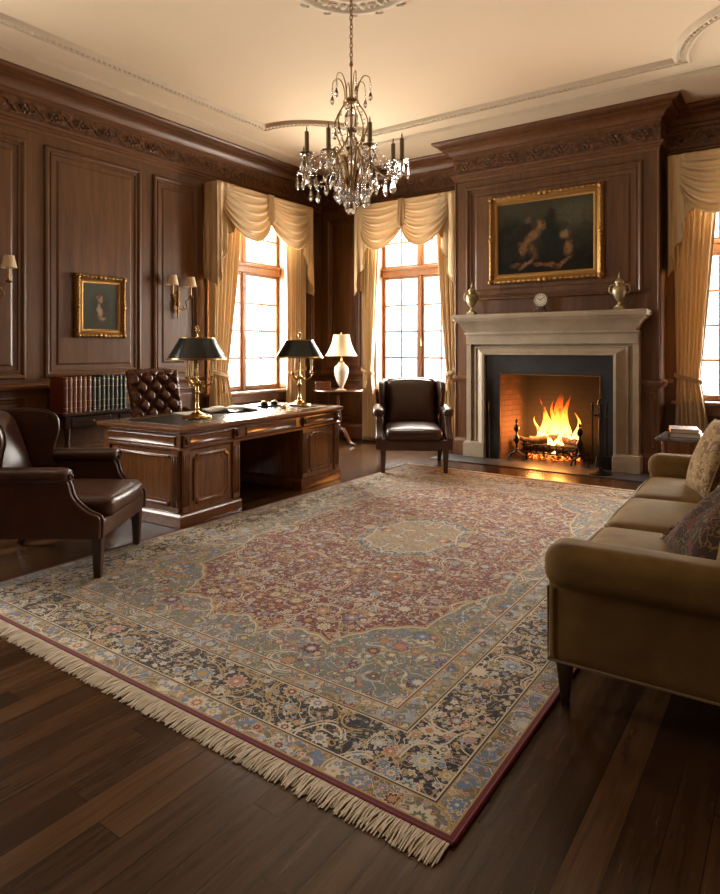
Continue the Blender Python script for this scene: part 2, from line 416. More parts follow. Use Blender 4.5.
# ------------------------------------------------------------------ the carpet's pattern (woven pattern only, metres about its centre)
RX, RY = 1.545, 2.46
CR = hexc('d3c5ad'); GO = hexc('b3935c'); NV = (.008, .010, .022); RD = (.155, .003, .009); BL = hexc('6b7f9c'); LB = hexc('a2acb2'); PK = hexc('b87868'); SG = hexc('6c7263'); OR_ = hexc('b0662f'); TN = hexc('9c8a6c'); GN = hexc('5c6b4e')
def rug_mat():
    g = G('persian wool pile', .92, 0, .15); v = g.co(); x, y, z = g.sep(v)
    ax = g.abs(x); ay = g.abs(y); dE = g.min(RX-ax, RY-ay)
    q = g.vec(ax, ay, 0.)
    wob = g.noise(q, 7, 2, .5, col=True); wa, wb, wc = g.sep(wob)
    qw = g.vec(ax+(wa-.5)*.05, ay+(wb-.5)*.05, 0.)
    def floral(pos, sc, rad, pet, rnd=.75):
        n = g.vor(pos, sc, 'F1', rnd, '2D')
        px, py, pz = g.sep(S(g, n.outputs['Position'])); qx, qy, qz = g.sep(pos)
        th = g.atan2(qy-py, qx-px); r = S(g, n.outputs['Distance'])
        cr, cg, cb = g.sep(S(g, n.outputs['Color']))
        R = (g.cos(th*pet)*.16+.84)*rad*(cg*.5+.72)
        return r, R, cr, cb, th
    def curls(pos, sc, w):                      # scrolling stems: contour lines of a smooth field
        n = g.noise(pos, sc, 1.5, .5, .9)
        f = g.abs(g.fract(n*7.)-.5)
        return f < w
    # ground colours by zone
    guard1 = g.mix(g.ss(g.noise(q, 14, 1), .42, .58), BL, hexc('75694f'))
    guard2 = g.mix(g.ss(g.noise(q, 12, 1), .42, .58), SG, LB)
    ang = g.atan2(y/2.0, x/1.05)
    e1 = g.m('POWER', g.m('POWER', ax/1.0, 2.7)+g.m('POWER', ay/1.84, 2.7), 1/2.7)+g.abs(g.sin(ang*9.))*.06+g.abs(g.sin(ang*27.))*.012
    e2 = g.sqrt((x/.34)*(x/.34)+(y/.46)*(y/.46))+g.abs(g.sin(ang*6.))*.12
    span = g.mix(g.ss(g.noise(q, 5, 2), .4, .6), SG, g.mix(.5, BL, SG))
    field = g.mix(e1 < 1., span, RD)
    field = g.mix(g.band(e2, 1.0, 1.22), field, g.mix(.4, NV, BL)); field = g.mix(e2 < 1., field, TN)
    base = g.mix(dE < .47, field, guard2)
    base = g.mix(dE < .365, base, NV)
    base = g.mix(dE < .115, base, guard1)
    # stems
    c1 = curls(q, 8., .052); c2 = curls(q, 15., .05); c3 = curls(qw, 4.5, .04)
    base = g.mix(c2*.7, base, g.mix(g.white(g.vec(g.floor(ax*14.), g.floor(ay*14.), 1.)), BL, GO))
    base = g.mix(c1, base, g.mix(dE < .4, g.mix(e1 < 1., GO, g.mix(.5, CR, GO)), GO))
    base = g.mix(c3, base, CR)
    pal = [(0, CR), (.13, PK), (.27, BL), (.42, GO), (.55, RD), (.63, LB), (.80, OR_), (.86, CR), (.95, GN)]
    for sc, rad, pet, off in ((34., .27, 4., (3.1, 1.7)), (20., .29, 5., (0., 0.)), (10.5, .27, 8., (1.3, .4)), (5.0, .20, 10., (.2, 2.3))):
        pos = g.vec(ax+off[0], ay+off[1], 0.)
        r, R, c_a, c_b, th = floral(pos, sc, rad, pet)
        keep = c_b > (.35 if sc > 11 else .40)
        body = g.ramp(c_a, pal, True); inner = g.ramp(g.fract(c_a*5.3+.37), pal, True)
        if sc < 15:
            for k_, w_ in ((.42, .022), (.50, .014)):
                rr_ = g.abs(r-(k_+g.sin(th*3.+c_a*20.)*.04)); base = g.mix((rr_ < w_)*(g.sin(th+c_b*30.) > -.2)*(c_b > .3), base, g.mix(c_a > .5, GO, CR))
        base = g.mix((r < R*1.18)*keep, base, g.mix(dE < .365, g.mix(.5, NV, RD), CR))
        base = g.mix((r < R)*keep, base, body)
        base = g.mix((r < R*.62)*keep, base, inner)
        base = g.mix((r < R*.3)*keep, base, g.mix(c_b > .7, GO, CR))
    # outlines between zones
    for a0, a1, c in ((.020, .026, GO), (.105, .111, GO), (.111, .117, NV), (.117, .123, CR), (.360, .366, CR), (.366, .372, NV), (.372, .379, GO), (.462, .468, GO), (.468, .474, RD), (.474, .480, CR)):
        base = g.mix(g.band(dE, a0, a1), base, c)
    infield = dE > .48
    for e, a0, a1, c in ((e1, .990, 1.0, GO), (e1, 1.0, 1.006, CR), (e2, .97, 1., CR), (e2, 1.19, 1.22, GO)):
        base = g.mix(g.band(e, a0, a1)*infield, base, c)
    base = g.mix(dE < .020, base, (.13, .008, .012))
    tint = g.noise(v, 1.6, 3); fine = g.noise(v, 330, 2, .6)
    base = g.mix((tint-.45)*.10, base, g.mix(.5, CR, LB))          # uneven fading of the wool
    base = g.mix(1., base, g.mix(fine, (.55, .55, .55), (1.0, 1.0, 1.0)), 'MULTIPLY')
    g.base(base); g.bump(fine+g.noise(v, 60, 2)*.6, .35, .004)
    g.set('Sheen Weight', .24); g.set('Sheen Roughness', .4); g.put(g.bsdf.inputs['Sheen Tint'], (1, .93, .82, 1))
    return g.mat
M['rug'] = rug_mat()
M['fringe'] = plain('cotton fringe', (.60, .50, .37), .9)
M['rug_edge'] = plain('crimson wool binding', (.13, .008, .012), .9, bump=.3, bs=300)

# ------------------------------------------------------------------ the room shell
XL, XR, YF, YB, ZC = -6.40, 1.34, -1.6, 8.05, 4.12
BX0, BX1, BY = -3.77, -1.29, 7.62
WT = .32
W1 = (5.69, 7.21); W2 = (-5.33, -3.97); W3 = (-1.09, .27); WZ = (.80, 3.42)
W_ADDED = (.25, 1.75)  # opening for an added window, out of view

fl_ = MB().box(XL-.4, XR+.4, YF-.4, YB+.4, -.1, 0); struct('floor', fl_, M['floor'], smooth=0)
ce = MB().box(XL-.4, XR+.4, YF-.4, YB+.4, ZC, ZC+.12); struct('ceiling', ce, M['ceiling'], smooth=0)
def wall(name, axis, c0, c1, a0, a1, holes):
    mb = MB(); cur = a0
    def bx(u0, u1, z0, z1):
        if axis == 'x': mb.box(u0, u1, c0, c1, z0, z1)
        else: mb.box(c0, c1, u0, u1, z0, z1)
    for h0, h1, z0, z1 in holes:
        bx(cur, h0, 0, ZC); bx(h0, h1, 0, z0); bx(h0, h1, z1, ZC); cur = h1
    bx(cur, a1, 0, ZC); return struct(name, mb, M['wall_wood'], smooth=0)
wall('wall_left', 'y', XL-WT, XL, YF-WT, YB+WT, [(*W_ADDED, *WZ), (*W1, *WZ)])
wall('wall_back', 'x', YB, YB+WT, XL, XR, [(*W2, *WZ), (*W3, *WZ)])
wall('wall_right', 'y', XR, XR+WT, YF-WT, YB+WT, [])
wall('wall_front', 'x', YF-WT, YF, XL, XR, [])
# chimney breast, hollow round the firebox
FX0, FX1, FZ = -3.09, -1.88, 1.08
mb = MB(); mb.box(BX0, FX0-.04, BY, YB, 0, ZC); mb.box(FX1+.04, BX1, BY, YB, 0, ZC); mb.box(FX0-.04, FX1+.04, BY, YB, FZ+.04, ZC)
struct('wall_chimney', mb, M['wall_wood'], smooth=0)
# firebox lining
mb = MB()
fb = [(FX0, BY-.13), (FX0+.14, YB-.02), (FX1-.14, YB-.02), (FX1, BY-.13)]
for i in range(3):
    a, b = fb[i], fb[i+1]; mb.add([(a[0], a[1], 0), (b[0], b[1], 0), (b[0], b[1], FZ+.03), (a[0], a[1], FZ+.03)], [(0, 1, 2, 3)])
mb.add([(p[0], p[1], FZ+.03) for p in fb], [(0, 1, 2, 3)])
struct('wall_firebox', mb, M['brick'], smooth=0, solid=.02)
mb = MB(); mb.box(-3.86, -1.25, 7.05, BY-.12, 0, .012); mb.box(FX0+.01, FX1-.01, BY-.12, YB-.03, 0, .012)
struct('floor_hearth', mb, M['hearth'], bevel=.003)

# cornice all round (wood crown, carved frieze band, lower architrave)
ring = [(XL, YF), (XR, YF), (XR, YB), (BX1, YB), (BX1, BY), (BX0, BY), (BX0, YB), (XL, YB)]
crown = [(0, 3.92), (.03, 3.92), (.035, 3.945), (.06, 3.955), (.075, 3.985), (.10, 4.01), (.15, 4.03), (.165, 4.035), (.165, 4.06), (.20, 4.065), (.235, 4.085), (.245, 4.10), (.245, ZC)]
struct('trim_1', MB().sweep(ring, crown, closed=True), M['trim_wood'], smooth=30)
arch = [(0, 3.70), (.012, 3.70), (.014, 3.64), (.03, 3.63), (.03, 3.655), (.045, 3.665), (.05, 3.69), (.05, 3.705), (.022, 3.715), (.022, 3.90), (.035, 3.91), (.035, 3.93), (0, 3.93)]
arch = [(0, 3.60), (.015, 3.60), (.018, 3.635), (.035, 3.645), (.035, 3.665), (.055, 3.675), (.06, 3.70), (.02, 3.71), (.02, 3.90), (.035, 3.91), (.035, 3.93), (0, 3.93)]
struct('trim_2', MB().sweep(ring, arch, closed=True), M['trim_wood'], smooth=30)
# carved scrollwork standing on the frieze
mb = MB()
def scroll(mb, T, s=1.):
    pts = []
    for i in range(15):
        a = i/14*2.4*PI; r = .062*(1-i/16)*s; pts.append((math.cos(a)*r, -.008-.006*math.sin(a*.5), math.sin(a)*r))
    mb.tube(pts, [.011*s*(1-i/22) for i in range(15)], 4, M=T)
    for k in range(3):
        a = 2.3+k*.8
        mb.ball((math.cos(a)*.075*s, -.01, math.sin(a)*.05*s), .019*s, 4, (1.3, .6, .8), M=T)
segs = [((XL, YF+.2), (XL, YB), 90), ((XL, YB), (BX0, YB), 0), ((BX0, BY), (BX1, BY), 0), ((BX1, YB), (XR, YB), 0)]
for (x0, y0), (x1, y1), rz in segs:
    L = math.hypot(x1-x0, y1-y0); n = int(L/.15); 
    for i in range(n):
        t = (i+.5)/n; nx, ny = (.02, 0) if rz == 90 else (0, -.02)
        T = TR(x0+(x1-x0)*t+nx, y0+(y1-y0)*t+ny, 3.805, 0, 0, R_(rz)) @ Matrix.Diagonal((1 if i % 2 else -1, 1, 1 if i % 2 else -1, 1))
        scroll(mb, T)
o = struct('trim_3', mb, M['carved'], smooth=60)
mb = MB().sweep(ring, [(.021, 3.712), (.024, 3.715), (.024, 3.898), (.021, 3.90)], closed=True); struct('trim_4', mb, M['carved'], smooth=0)

# dado rail and skirting in the stretches between openings
dado = [(0, .955), (.018, .955), (.022, .975), (.04, .985), (.045, 1.01), (.03, 1.02), (.025, 1.035), (.01, 1.045), (0, 1.045)]
skirt = [(0, 0), (.028, 0), (.028, .17), (.022, .19), (.014, .20), (.010, .225), (0, .225)]
runs = [[(XL, YF), (XR, YF)], [(XR, YF), (XR, YB), (W3[1]+.12, YB)], [(W3[0]-.11, YB), (BX1, YB), (BX1, BY), (-1.46, BY)], [(-3.56, BY), (BX0, BY), (BX0, YB), (W2[1]+.11, YB)],
        [(W2[0]-.12, YB), (XL, YB), (XL, W1[1]+.12)], [(XL, W1[0]-.12), (XL, W_ADDED[1]+.12)], [(XL, W_ADDED[0]-.12), (XL, YF)]]
mb = MB()
for r in runs[1:]: mb.sweep(r, dado)
struct('trim_5', mb, M['trim_wood'], smooth=30)
mb = MB()
for r in runs: mb.sweep(r, skirt)
for a, b in ((W2, 0), (W3, 0)): mb.sweep([(a[1]+.12, YB), (a[0]-.11, YB)], skirt)
mb.sweep([(XL, W1[1]+.12), (XL, W1[0]-.12)], skirt); mb.sweep([(XL, W_ADDED[1]+.12), (XL, W_ADDED[0]-.12)], skirt)
struct('baseboard_room', mb, M['trim_wood'], smooth=30)

# raised wall panels: bolection frame round a fielded panel
def panel(mb, face, a0, a1, z0, z1, big=True):
    w, h = a1-a0, z1-z0; cx, cz = (a0+a1)/2, (z0+z1)/2
    k = 1. if big else .6
    prof = [(0, 0), (0, .014*k), (.012*k, .026*k), (.030*k, .030*k), (.042*k, .022*k), (.050*k, .010*k), (.062*k, .008*k), (.066*k, .016*k), (.078*k, .016*k), (.084*k, .004), (.13*k, .002), (.15*k, .012*k), (.152*k, .012*k)]
    pf = lambda i: [(-w/2+i, -h/2+i), (w/2-i, -h/2+i), (w/2-i, h/2-i), (-w/2+i, h/2-i)]
    if face == 'left': T = Matrix(((0, 0, 1, XL), (1, 0, 0, cx), (0, 1, 0, cz), (0, 0, 0, 1)))
    else: T = Matrix(((1, 0, 0, cx), (0, 0, -1, face), (0, 1, 0, cz), (0, 0, 0, 1)))
    mb.rings(pf, prof, T)
mbl = MB()
for a0, a1 in ((-1.4, .05), (1.98, 3.26), (3.45, 4.61), (4.78, 5.46), (7.40, 7.86)):
    panel(mbl, 'left', a0, a1, 1.09, 3.50); panel(mbl, 'left', a0, a1, .27, .91, False)
struct('trim_6', mbl, M['wall_wood'], smooth=25)
mbb = MB()
panel(mbb, YB, -6.28, -5.62, 1.09, 3.50); panel(mbb, YB, -6.28, -5.62, .27, .91, False)
panel(mbb, YB, .62, 1.25, 1.09, 3.50); panel(mbb, YB, .62, 1.25, .27, .91, False)
struct('trim_7', mbb, M['wall_wood'], smooth=25)
mbc = MB()
panel(mbc, BY, -3.62, -1.45, 2.02, 3.52)
panel(mbc, BY, -1.385, -1.31, .27, .91, False)
struct('trim_8', mbc, M['wall_wood'], smooth=25)
# narrow bead added down each outer breast corner to stand in for its edge highlight
mb = MB()
for xx in (BX0, BX1): mb.lathe([(.013, .225), (.013, .955)], 10, TR(xx, BY, 0)); mb.lathe([(.013, 1.045), (.013, 3.60)], 10, TR(xx, BY, 0))
struct('trim_9', mb, M['trim_wood'], smooth=50)

# plaster ceiling mouldings
CX0, CX1, CY0, CY1, CRr = -5.40, .02, 1.35, 6.60, .93
def arc(cx, cy, a0, a1, n=14): return [(cx+CRr*math.cos(R_(a0+(a1-a0)*i/n)), cy+CRr*math.sin(R_(a0+(a1-a0)*i/n))) for i in range(n+1)]
cpath = arc(CX0, CY0, 90, 0)[::-1]+arc(CX1, CY0, 180, 90)+[]   # built below in order
cpath = arc(CX0, CY0, 90, 0)+arc(CX1, CY0, 180, 90)+arc(CX1, CY1, 270, 180)+arc(CX0, CY1, 0, -90)
mprof = [(-.075, ZC), (-.075, ZC-.012), (-.06, ZC-.028), (-.045, ZC-.028), (-.04, ZC-.012), (.03, ZC-.012), (.035, ZC-.034), (.055, ZC-.040), (.07, ZC-.025), (.075, ZC-.01), (.085, ZC)]
struct('trim_10', MB().sweep(cpath, mprof, closed=True), M['plaster_trim'], smooth=35)
# leaf and egg enrichment along it
mb = MB(); m = len(cpath)
for i in range(m):
    a, b = Vector(cpath[i]), Vector(cpath[(i+1) % m]); L = (b-a).length; n = max(1, round(L/.055)); t_ = (b-a)/L; nn = Vector((-t_.y, t_.x)); rz = math.atan2(t_.y, t_.x)
    for k in range(n):
        p = a+t_*L*(k+.5)/n-nn*.006
        mb.ball((p.x, p.y, ZC-.014), .024, 4, (.8, 1.15, .75))
struct('trim_11', mb, M['plaster_trim'], smooth=60)
rect = [(-5.86, YF+.5), (.92, YF+.5), (.92, 6.98), (-5.86, 6.98)]
struct('trim_12', MB().sweep(rect, [(-.05, ZC), (-.05, ZC-.01), (-.035, ZC-.022), (-.015, ZC-.022), (-.01, ZC-.010), (.01, ZC-.010), (.02, ZC-.026), (.035, ZC-.026), (.045, ZC)], closed=True), M['plaster_trim'], smooth=35)
# ceiling rose above the chandelier
CHX, CHY = -2.69, 3.73
mb = MB()
mb.lathe([(.52, 0), (.515, -.02), (.49, -.032), (.455, -.03), (.44, -.012), (.34, -.010), (.32, -.03), (.29, -.03), (.27, -.01), (.13, -.012), (.12, -.04), (.06, -.06), (.0001, -.07)], 64, TR(CHX, CHY, ZC), cap=False)
for k in range(16):
    a = 2*PI*k/16
    for rr, w, l in ((.385, .028, .05), (.20, .022, .055)):
        mb.ball((rr, 0, -.018), .03, 6, (l/.03, w/.03, .7), M=TR(CHX, CHY, ZC, 0, 0, a))
    T = TR(CHX, CHY, ZC, 0, 0, a+PI/16)
    pts = [(.40+.035*math.cos(t*5.5+1)*(1-t*.5), .0+.035*math.sin(t*5.5+1)*(1-t*.5), -.022) for t in [j/9 for j in range(10)]]
    mb.tube(pts, .009, 4, M=T)
    mb.ball((.545, 0, -.008), .03, 5, (1., 1.3, .6), M=T); mb.ball((.50, .0, -.03), .014, 5, M=T)
struct('trim_13', mb, M['plaster_trim'], smooth=50)

# ------------------------------------------------------------------ windows, in a local frame: x right, y into the wall, z up
def window(name, loc, rz, w, full=True):
    T = TR(0, 0, 0); hw = w/2; z0, z1 = WZ
    e = bpy.data.objects.new(name, None); COL.objects.link(e); e.location = loc; e.rotation_euler = (0, 0, rz); e['kind'] = 'structure'
    mb = MB()
    ow = .085
    # architrave on the wall face
    for s in (-1, 1):
        a, b = (s*hw, s*(hw+ow)); mb.box(min(a, b), max(a, b), -.03, 0, z0-.02, z1+ow)
        mb.box(min(s*(hw-.012), s*hw), max(s*(hw-.012), s*hw), -.015, WT, z0, z1)
    mb.box(-hw, hw, -.03, 0, z1, z1+ow); mb.box(-hw, hw, -.015, WT, z1-.012, z1)
    obj('window_frame', mb, M['window_wood'], e, bevel=.006)
    mb = MB().box(-hw-ow-.04, hw+ow+.04, -.12, .24, z0-.045, z0); mb.box(-hw-ow, hw+ow, -.04, 0, z0-.16, z0-.045)
    obj('window_sill', mb, M['window_wood'], e, bevel=.012)
    yy0, yy1 = .17, .24; tz = (2.50, 2.62)
    mb = MB().box(-hw+.012, hw-.012, yy0-.03, yy1, *tz); mb.box(-hw+.012, hw-.012, yy0-.055, yy0, tz[1]-.03, tz[1]+.012)
    obj('transom', mb, M['window_wood'], e, bevel=.008)
    for s, zz0, zz1, rows in ((-1, z0, tz[0], 4), (1, z0, tz[0], 4), (-1, tz[1], z1-.012, 2), (1, tz[1], z1-.012, 2)):
        a, b = (s*.012, s*(hw-.012)); a, b = min(a, b), max(a, b); st = .052; rb = .065 if rows == 4 else .05
        f = MB(); f.box(a, a+st, yy0, yy1-.02, zz0, zz1); f.box(b-st, b, yy0, yy1-.02, zz0, zz1)
        f.box(a+st, b-st, yy0, yy1-.02, zz0, zz0+rb); f.box(a+st, b-st, yy0, yy1-.02, zz1-.045, zz1)
        sash = obj('sash', f, M['window_wood'], e, bevel=.006)
        m_ = MB(); xm = (a+b)/2; m_.box(xm-.014, xm+.014, yy0+.01, yy1-.03, zz0+rb, zz1-.045)
        H_ = zz1-.045-zz0-rb
        for r in range(1, rows): m_.box(a+st, b-st, yy0+.011, yy1-.031, zz0+rb+H_*r/rows-.014, zz0+rb+H_*r/rows+.014)
        obj('glazing_bars', m_, M['window_wood'], sash, smooth=0)
        gl = MB().box(a+st, b-st, yy0+.022, yy0+.026, zz0+rb, zz1-.045); obj('pane', gl, M['glass'], sash, smooth=0)
    mb = MB().box(-.024, .024, yy0-.025, yy1, z0, tz[0]); mb.box(-.02, .02, yy0-.01, yy1, tz[1], z1-.012)
    obj('mullion', mb, M['window_wood'], e, bevel=.008)
    mb = MB().tube([(.03, yy0-.03, 1.45), (.03, yy0-.05, 1.45), (.03, yy0-.05, 1.57), (.03, yy0-.03, 1.57)], .007, 6); obj('window_handle', mb, M['brass'], e)
    return e
window('window_1', (XL, sum(W1)/2, 0), PI/2, W1[1]-W1[0])
window('window_2', (sum(W2)/2, YB, 0), 0, W2[1]-W2[0])
window('window_3', (sum(W3)/2, YB, 0), 0, W3[1]-W3[0])
window('window_added', (XL, sum(W_ADDED)/2, 0), PI/2, W_ADDED[1]-W_ADDED[0])  # unseen window added to light the near floor and rug

# ------------------------------------------------------------------ curtains and swag valances (same local frame)
def curtain(loc, rz, x_out, x_in, tie, label, grp, zt=3.42):
    """x_out: outer edge, x_in: inner edge at the top; gathered to `tie` (x0,x1) at tie height"""
    t = thing('curtain', label, 'curtain', loc, rz, grp)
    s = 1 if x_in > x_out else -1; w = abs(x_in-x_out); zt_, ztie = zt, 1.06
    def fn(u, v):
        z = zt_*(1-v)+.015*v
        if z > ztie: k = (z-ztie)/(zt_-ztie); k = k**.85
        else: k = min(.55, (ztie-z)/ztie*.95)**.8*.75
        a = tie[0]+(x_out-tie[0])*k; b = tie[1]+(x_in-tie[1])*k
        am = .026+.026*k
        wv = math.sin(u*2*PI*7.5+.5*math.sin(z*1.3+u*5))*am+math.sin(u*31+z)*.004
        x = a+(b-a)*u+math.sin(u*2*PI*7.5*.5)*.006
        return (x, -.145+wv, z)
    obj('curtain_panel', MB().grid(fn, 120, 40), M['silk'], t, smooth=80, solid=.004)
    # tieback band, rosette and tassel
    ca, cb = tie; cx = (ca+cb)/2; rw = abs(cb-ca)/2+.016
    pts = [(cx+rw*math.cos(a), -.145+.062*math.sin(a), ztie+.035*math.cos(a)*-s) for a in [2*PI*i/28 for i in range(28)]]
    mb = MB()
    for dz in (-.014, 0, .014): mb.tube([(p[0], p[1], p[2]+dz) for p in pts], .011, 8, closed=True)
    ti = obj('tieback', mb, M['silk_trim'], t)
    mb = MB().tube([(cx+s*.02, -.215, ztie), (cx+s*.02, -.22, ztie-.10)], .006, 6); mb.lathe([(.004, 0), (.018, -.02), (.012, -.035), (.02, -.05), (.026, -.15), (.001, -.15)], 12, TR(cx+s*.02, -.22, ztie-.09))
    obj('tassel', mb, M['silk_trim'], ti)
    return t
def tail(mb, x0, x1, zt, zlong, zshort, side, n=5):
    """pleated jabot: hangs to zlong at the outer edge, climbs in folds to zshort"""
    def fn(u, v):
        uu = u if side < 0 else 1-u
        step = math.floor(uu*n)/n; fr = (uu*n) % 1
        tri = abs((uu*n) % 2-1); zb = zlong+(zshort-zlong)*uu**.9+.05*tri
        z = zt+(zb-zt)*v
        d = .020*math.cos(uu*n*PI*2*.5)*(.4+.6*v)+.03*v*math.sin(uu*PI)
        spread = 1+.10*v
        x = (x0+(x1-x0)*u)+.035*math.sin(uu*n*PI)*v; xc = x0 if side < 0 else x1
        return (xc+(x-xc)*spread*(1-.15*v), -.275+d-.02*v, z+.012*math.sin(uu*40)*v)
    mb.grid(fn, 60, 24); return [fn(i/60, 1.) for i in range(61)]
def valance(loc, rz, x0, x1, label):
    t = thing('swag_valance', label, 'valance', loc, rz, 'gold swag valances'); zt = 3.56
    tw = .27; cx = (x0+x1)/2
    mb = MB().box(x0, x1, -.25, 0, zt-.025, zt); mb.box(x0, x0+.02, -.25, 0, zt-.25, zt-.025); mb.box(x1-.02, x1, -.25, 0, zt-.25, zt-.025)
    obj('pelmet_board', mb, M['silk'], t)
    sw0, sw1 = x0+.10, x1-.10
    for a, b in ((sw0, cx+.02), (cx-.02, sw1)):
        w = b-a; c = (a+b)/2
        def fn(u, v):
            sh = math.sin(PI*min(1, max(0, u)))**.62
            drop = .07+.34*v+.32*v*sh
            k = v*5.5; f = abs(math.sin(k*PI))**.75
            fold = .078*f*sh**.5*(.45+.55*v)+.012*math.sin(k*4*PI+u*3)*sh
            bul = .10*v*sh*(1-v*.45)
            x = a+w*u+ (.02*(0.5-u))*v
            return (x, -.255-bul-fold, zt-drop+.07-.040*f*sh)
        m2 = MB().grid(fn, 40, 90)
        sg = obj('swag', m2, M['silk'], t, smooth=80, solid=.004)
        pts = [fn(i/30, 1.) for i in range(31)]
        obj('fringe', MB().tube([(p[0], p[1], p[2]-.008) for p in pts], .011, 6), M['silk_trim'], sg)
    for side, a, b in ((-1, x0-.01, x0+tw), (1, x1-tw, x1+.01)):
        m3 = MB(); hem = tail(m3, a, b, zt, 2.16, 3.0, side); tl = obj('tail', m3, M['silk'], t, smooth=80, solid=.004)
        obj('hem_fringe', MB().tube(hem, .010, 6), M['silk_trim'], tl)
        # side return
        m4 = MB(); xs = a if side < 0 else b
        m4.grid(lambda u, v: (xs+.008*math.sin(u*14), -.27+.26*u, zt+(2.22+.1*u-zt)*v), 12, 6); obj('side_return', m4, M['silk'], tl, smooth=80, solid=.004)
    m5 = MB()
    def fc(u, v):
        return (cx+(u-.5)*(.10+.05*v), -.30-.02*math.cos((u-.5)*PI*5)-.035*v*math.sin(PI*u), zt-(.40+.03*math.cos((u-.5)*2*PI))*v)
    m5.grid(fc, 30, 12); obj('centre_pleat', m5, M['silk'], t, smooth=80, solid=.004)
    return t
G3 = 'tied back gold curtains'
c1 = sum(W1)/2; c2 = sum(W2)/2; c3 = sum(W3)/2
L1 = (XL, c1, 0); L2 = (c2, YB, 0); L3 = (c3, YB, 0)
curtain(L1, PI/2, -.90, -.30, (-.88, -.60), 'gold curtain tied back at the left side of the window nearest the desk', G3)
curtain(L1, PI/2, 1.02, .56, (1.0, .62), 'gold curtain right of the window behind the desk, next to the room corner', G3)
curtain(L2, 0, -.86, -.50, (-.83, -.66), 'gold curtain behind the round pedestal table, left of the far window', G3)
curtain(L2, 0, .76, .42, (.75, .60), 'gold curtain between the far window and the fireplace', G3)
curtain(L3, 0, -.78, -.30, (-.74, -.50), 'gold curtain by the right edge, beyond the small table with two books', G3)
valance(L1, PI/2, -.88, 1.04, 'gold swag valance with side tails over the left wall window behind the desk')
valance(L2, 0, -.89, .78, 'gold swag valance over the back wall window left of the fireplace')
valance(L3, 0, -.80, .92, 'gold swag valance over the window right of the fireplace')

# ------------------------------------------------------------------ fireplace
t = thing('fireplace_mantel', 'carved pale limestone mantelpiece framing the lit fire', 'fireplace', (-2.51, BY, 0))
hx = 1.04  # outer half width of the pilasters
prof = [(0, 1.60), (.17, 1.60), (.175, 1.62), (.19, 1.635), (.20, 1.66), (.225, 1.70), (.26, 1.735), (.275, 1.745), (.275, 1.76), (.30, 1.765), (.31, 1.785), (.31, 1.81), (.295, 1.825), (.28, 1.83), (0, 1.83)]
shelf_path = [(hx-.10, 0), (hx-.10, .0001), (-hx+.10, .0001), (-hx+.10, 0)]
mb = MB(); pth = [(hx-.055, .10), (hx-.055, -.0), (-hx+.055, -.0), (-hx+.055, .10)]
# mitred cornice shelf: front run with returns
P2 = [(.85, .0), (.85, -.001), (-.87, -.001), (-.87, .0)]
mb.sweep(P2, prof); mb.box(-1.17, 1.15, -.30, 0, 1.80, 1.826)
obj('shelf', mb, M['stone'], t, smooth=30)
mb = MB().box(-hx, hx, -.155, 0, 1.45, 1.60); mb.box(-hx-.012, hx+.012, -.185, 0, 1.575, 1.60)
obj('frieze', mb, M['stone'], t, bevel=.006)
# moulded inner architrave with mitred corners
ip = .78
ap = [(0, .02), (0, -.175), (.03, -.178), (.05, -.165), (.085, -.13), (.12, -.115), (.135, -.13), (.15, -.13), (.155, -.095), (.20, -.09), (.20, .02)]
for sx in (-1, 1):
    m2 = MB()
    vs = []; fs = []
    for lvl in (0., 1.):
        for d, y in ap:
            x = ip+.0+d; z = 0.19 if lvl == 0 else 1.32+d*.68
            vs.append((sx*x, y, z))
    n = len(ap); fs = [(i, (i+1) % n, n+(i+1) % n, n+i) for i in range(n)]+[tuple(range(n)), tuple(range(2*n-1, n-1, -1))]
    m2.add(vs, fs); m2.box(*sorted((sx*(ip+.20), sx*hx)), -.14, 0, .19, 1.456)
    pil = obj('pilaster', m2, M['stone'], t, smooth=30)
    m3 = MB().box(*sorted((sx*(ip-.005), sx*(hx+.025))), -.20, 0, .012, .19); m3.box(*sorted((sx*(ip+.002), sx*(hx+.016))), -.19, 0, .19, .205)
    obj('plinth', m3, M['stone'], pil, bevel=.006)
m2 = MB(); vs = []
for sx in (-1, 1):
    for d, y in ap: vs.append((sx*(ip+d), y, 1.32+d*.68))
n = len(ap); m2.add(vs, [(i, (i+1) % n, n+(i+1) % n, n+i) for i in range(n)]); m2.box(-ip-.2, ip+.2, -.09, 0, 1.42, 1.47)
obj('lintel', m2, M['stone'], t, smooth=30)
mb = MB(); cx = -2.51
mb.box(-ip-.02, FX0-cx, -.13, -.09, 0.012, 1.34); mb.box(FX1-cx, ip+.02, -.13, -.09, 0.012, 1.34); mb.box(FX0-cx, FX1-cx, -.13, -.09, FZ, 1.34)
obj('slate_surround', mb, M['slate'], t, smooth=0)
mb = MB()
for a in ((-ip-.02+.18-.012, .0),): pass
fr = [(FX0-cx, .012), (FX0-cx, FZ), (FX1-cx, FZ), (FX1-cx, .012)]
mb.tube([(a, -.135, b) for a, b in fr], .008, 6); obj('edge_strip', mb, M['old_brass'], t)

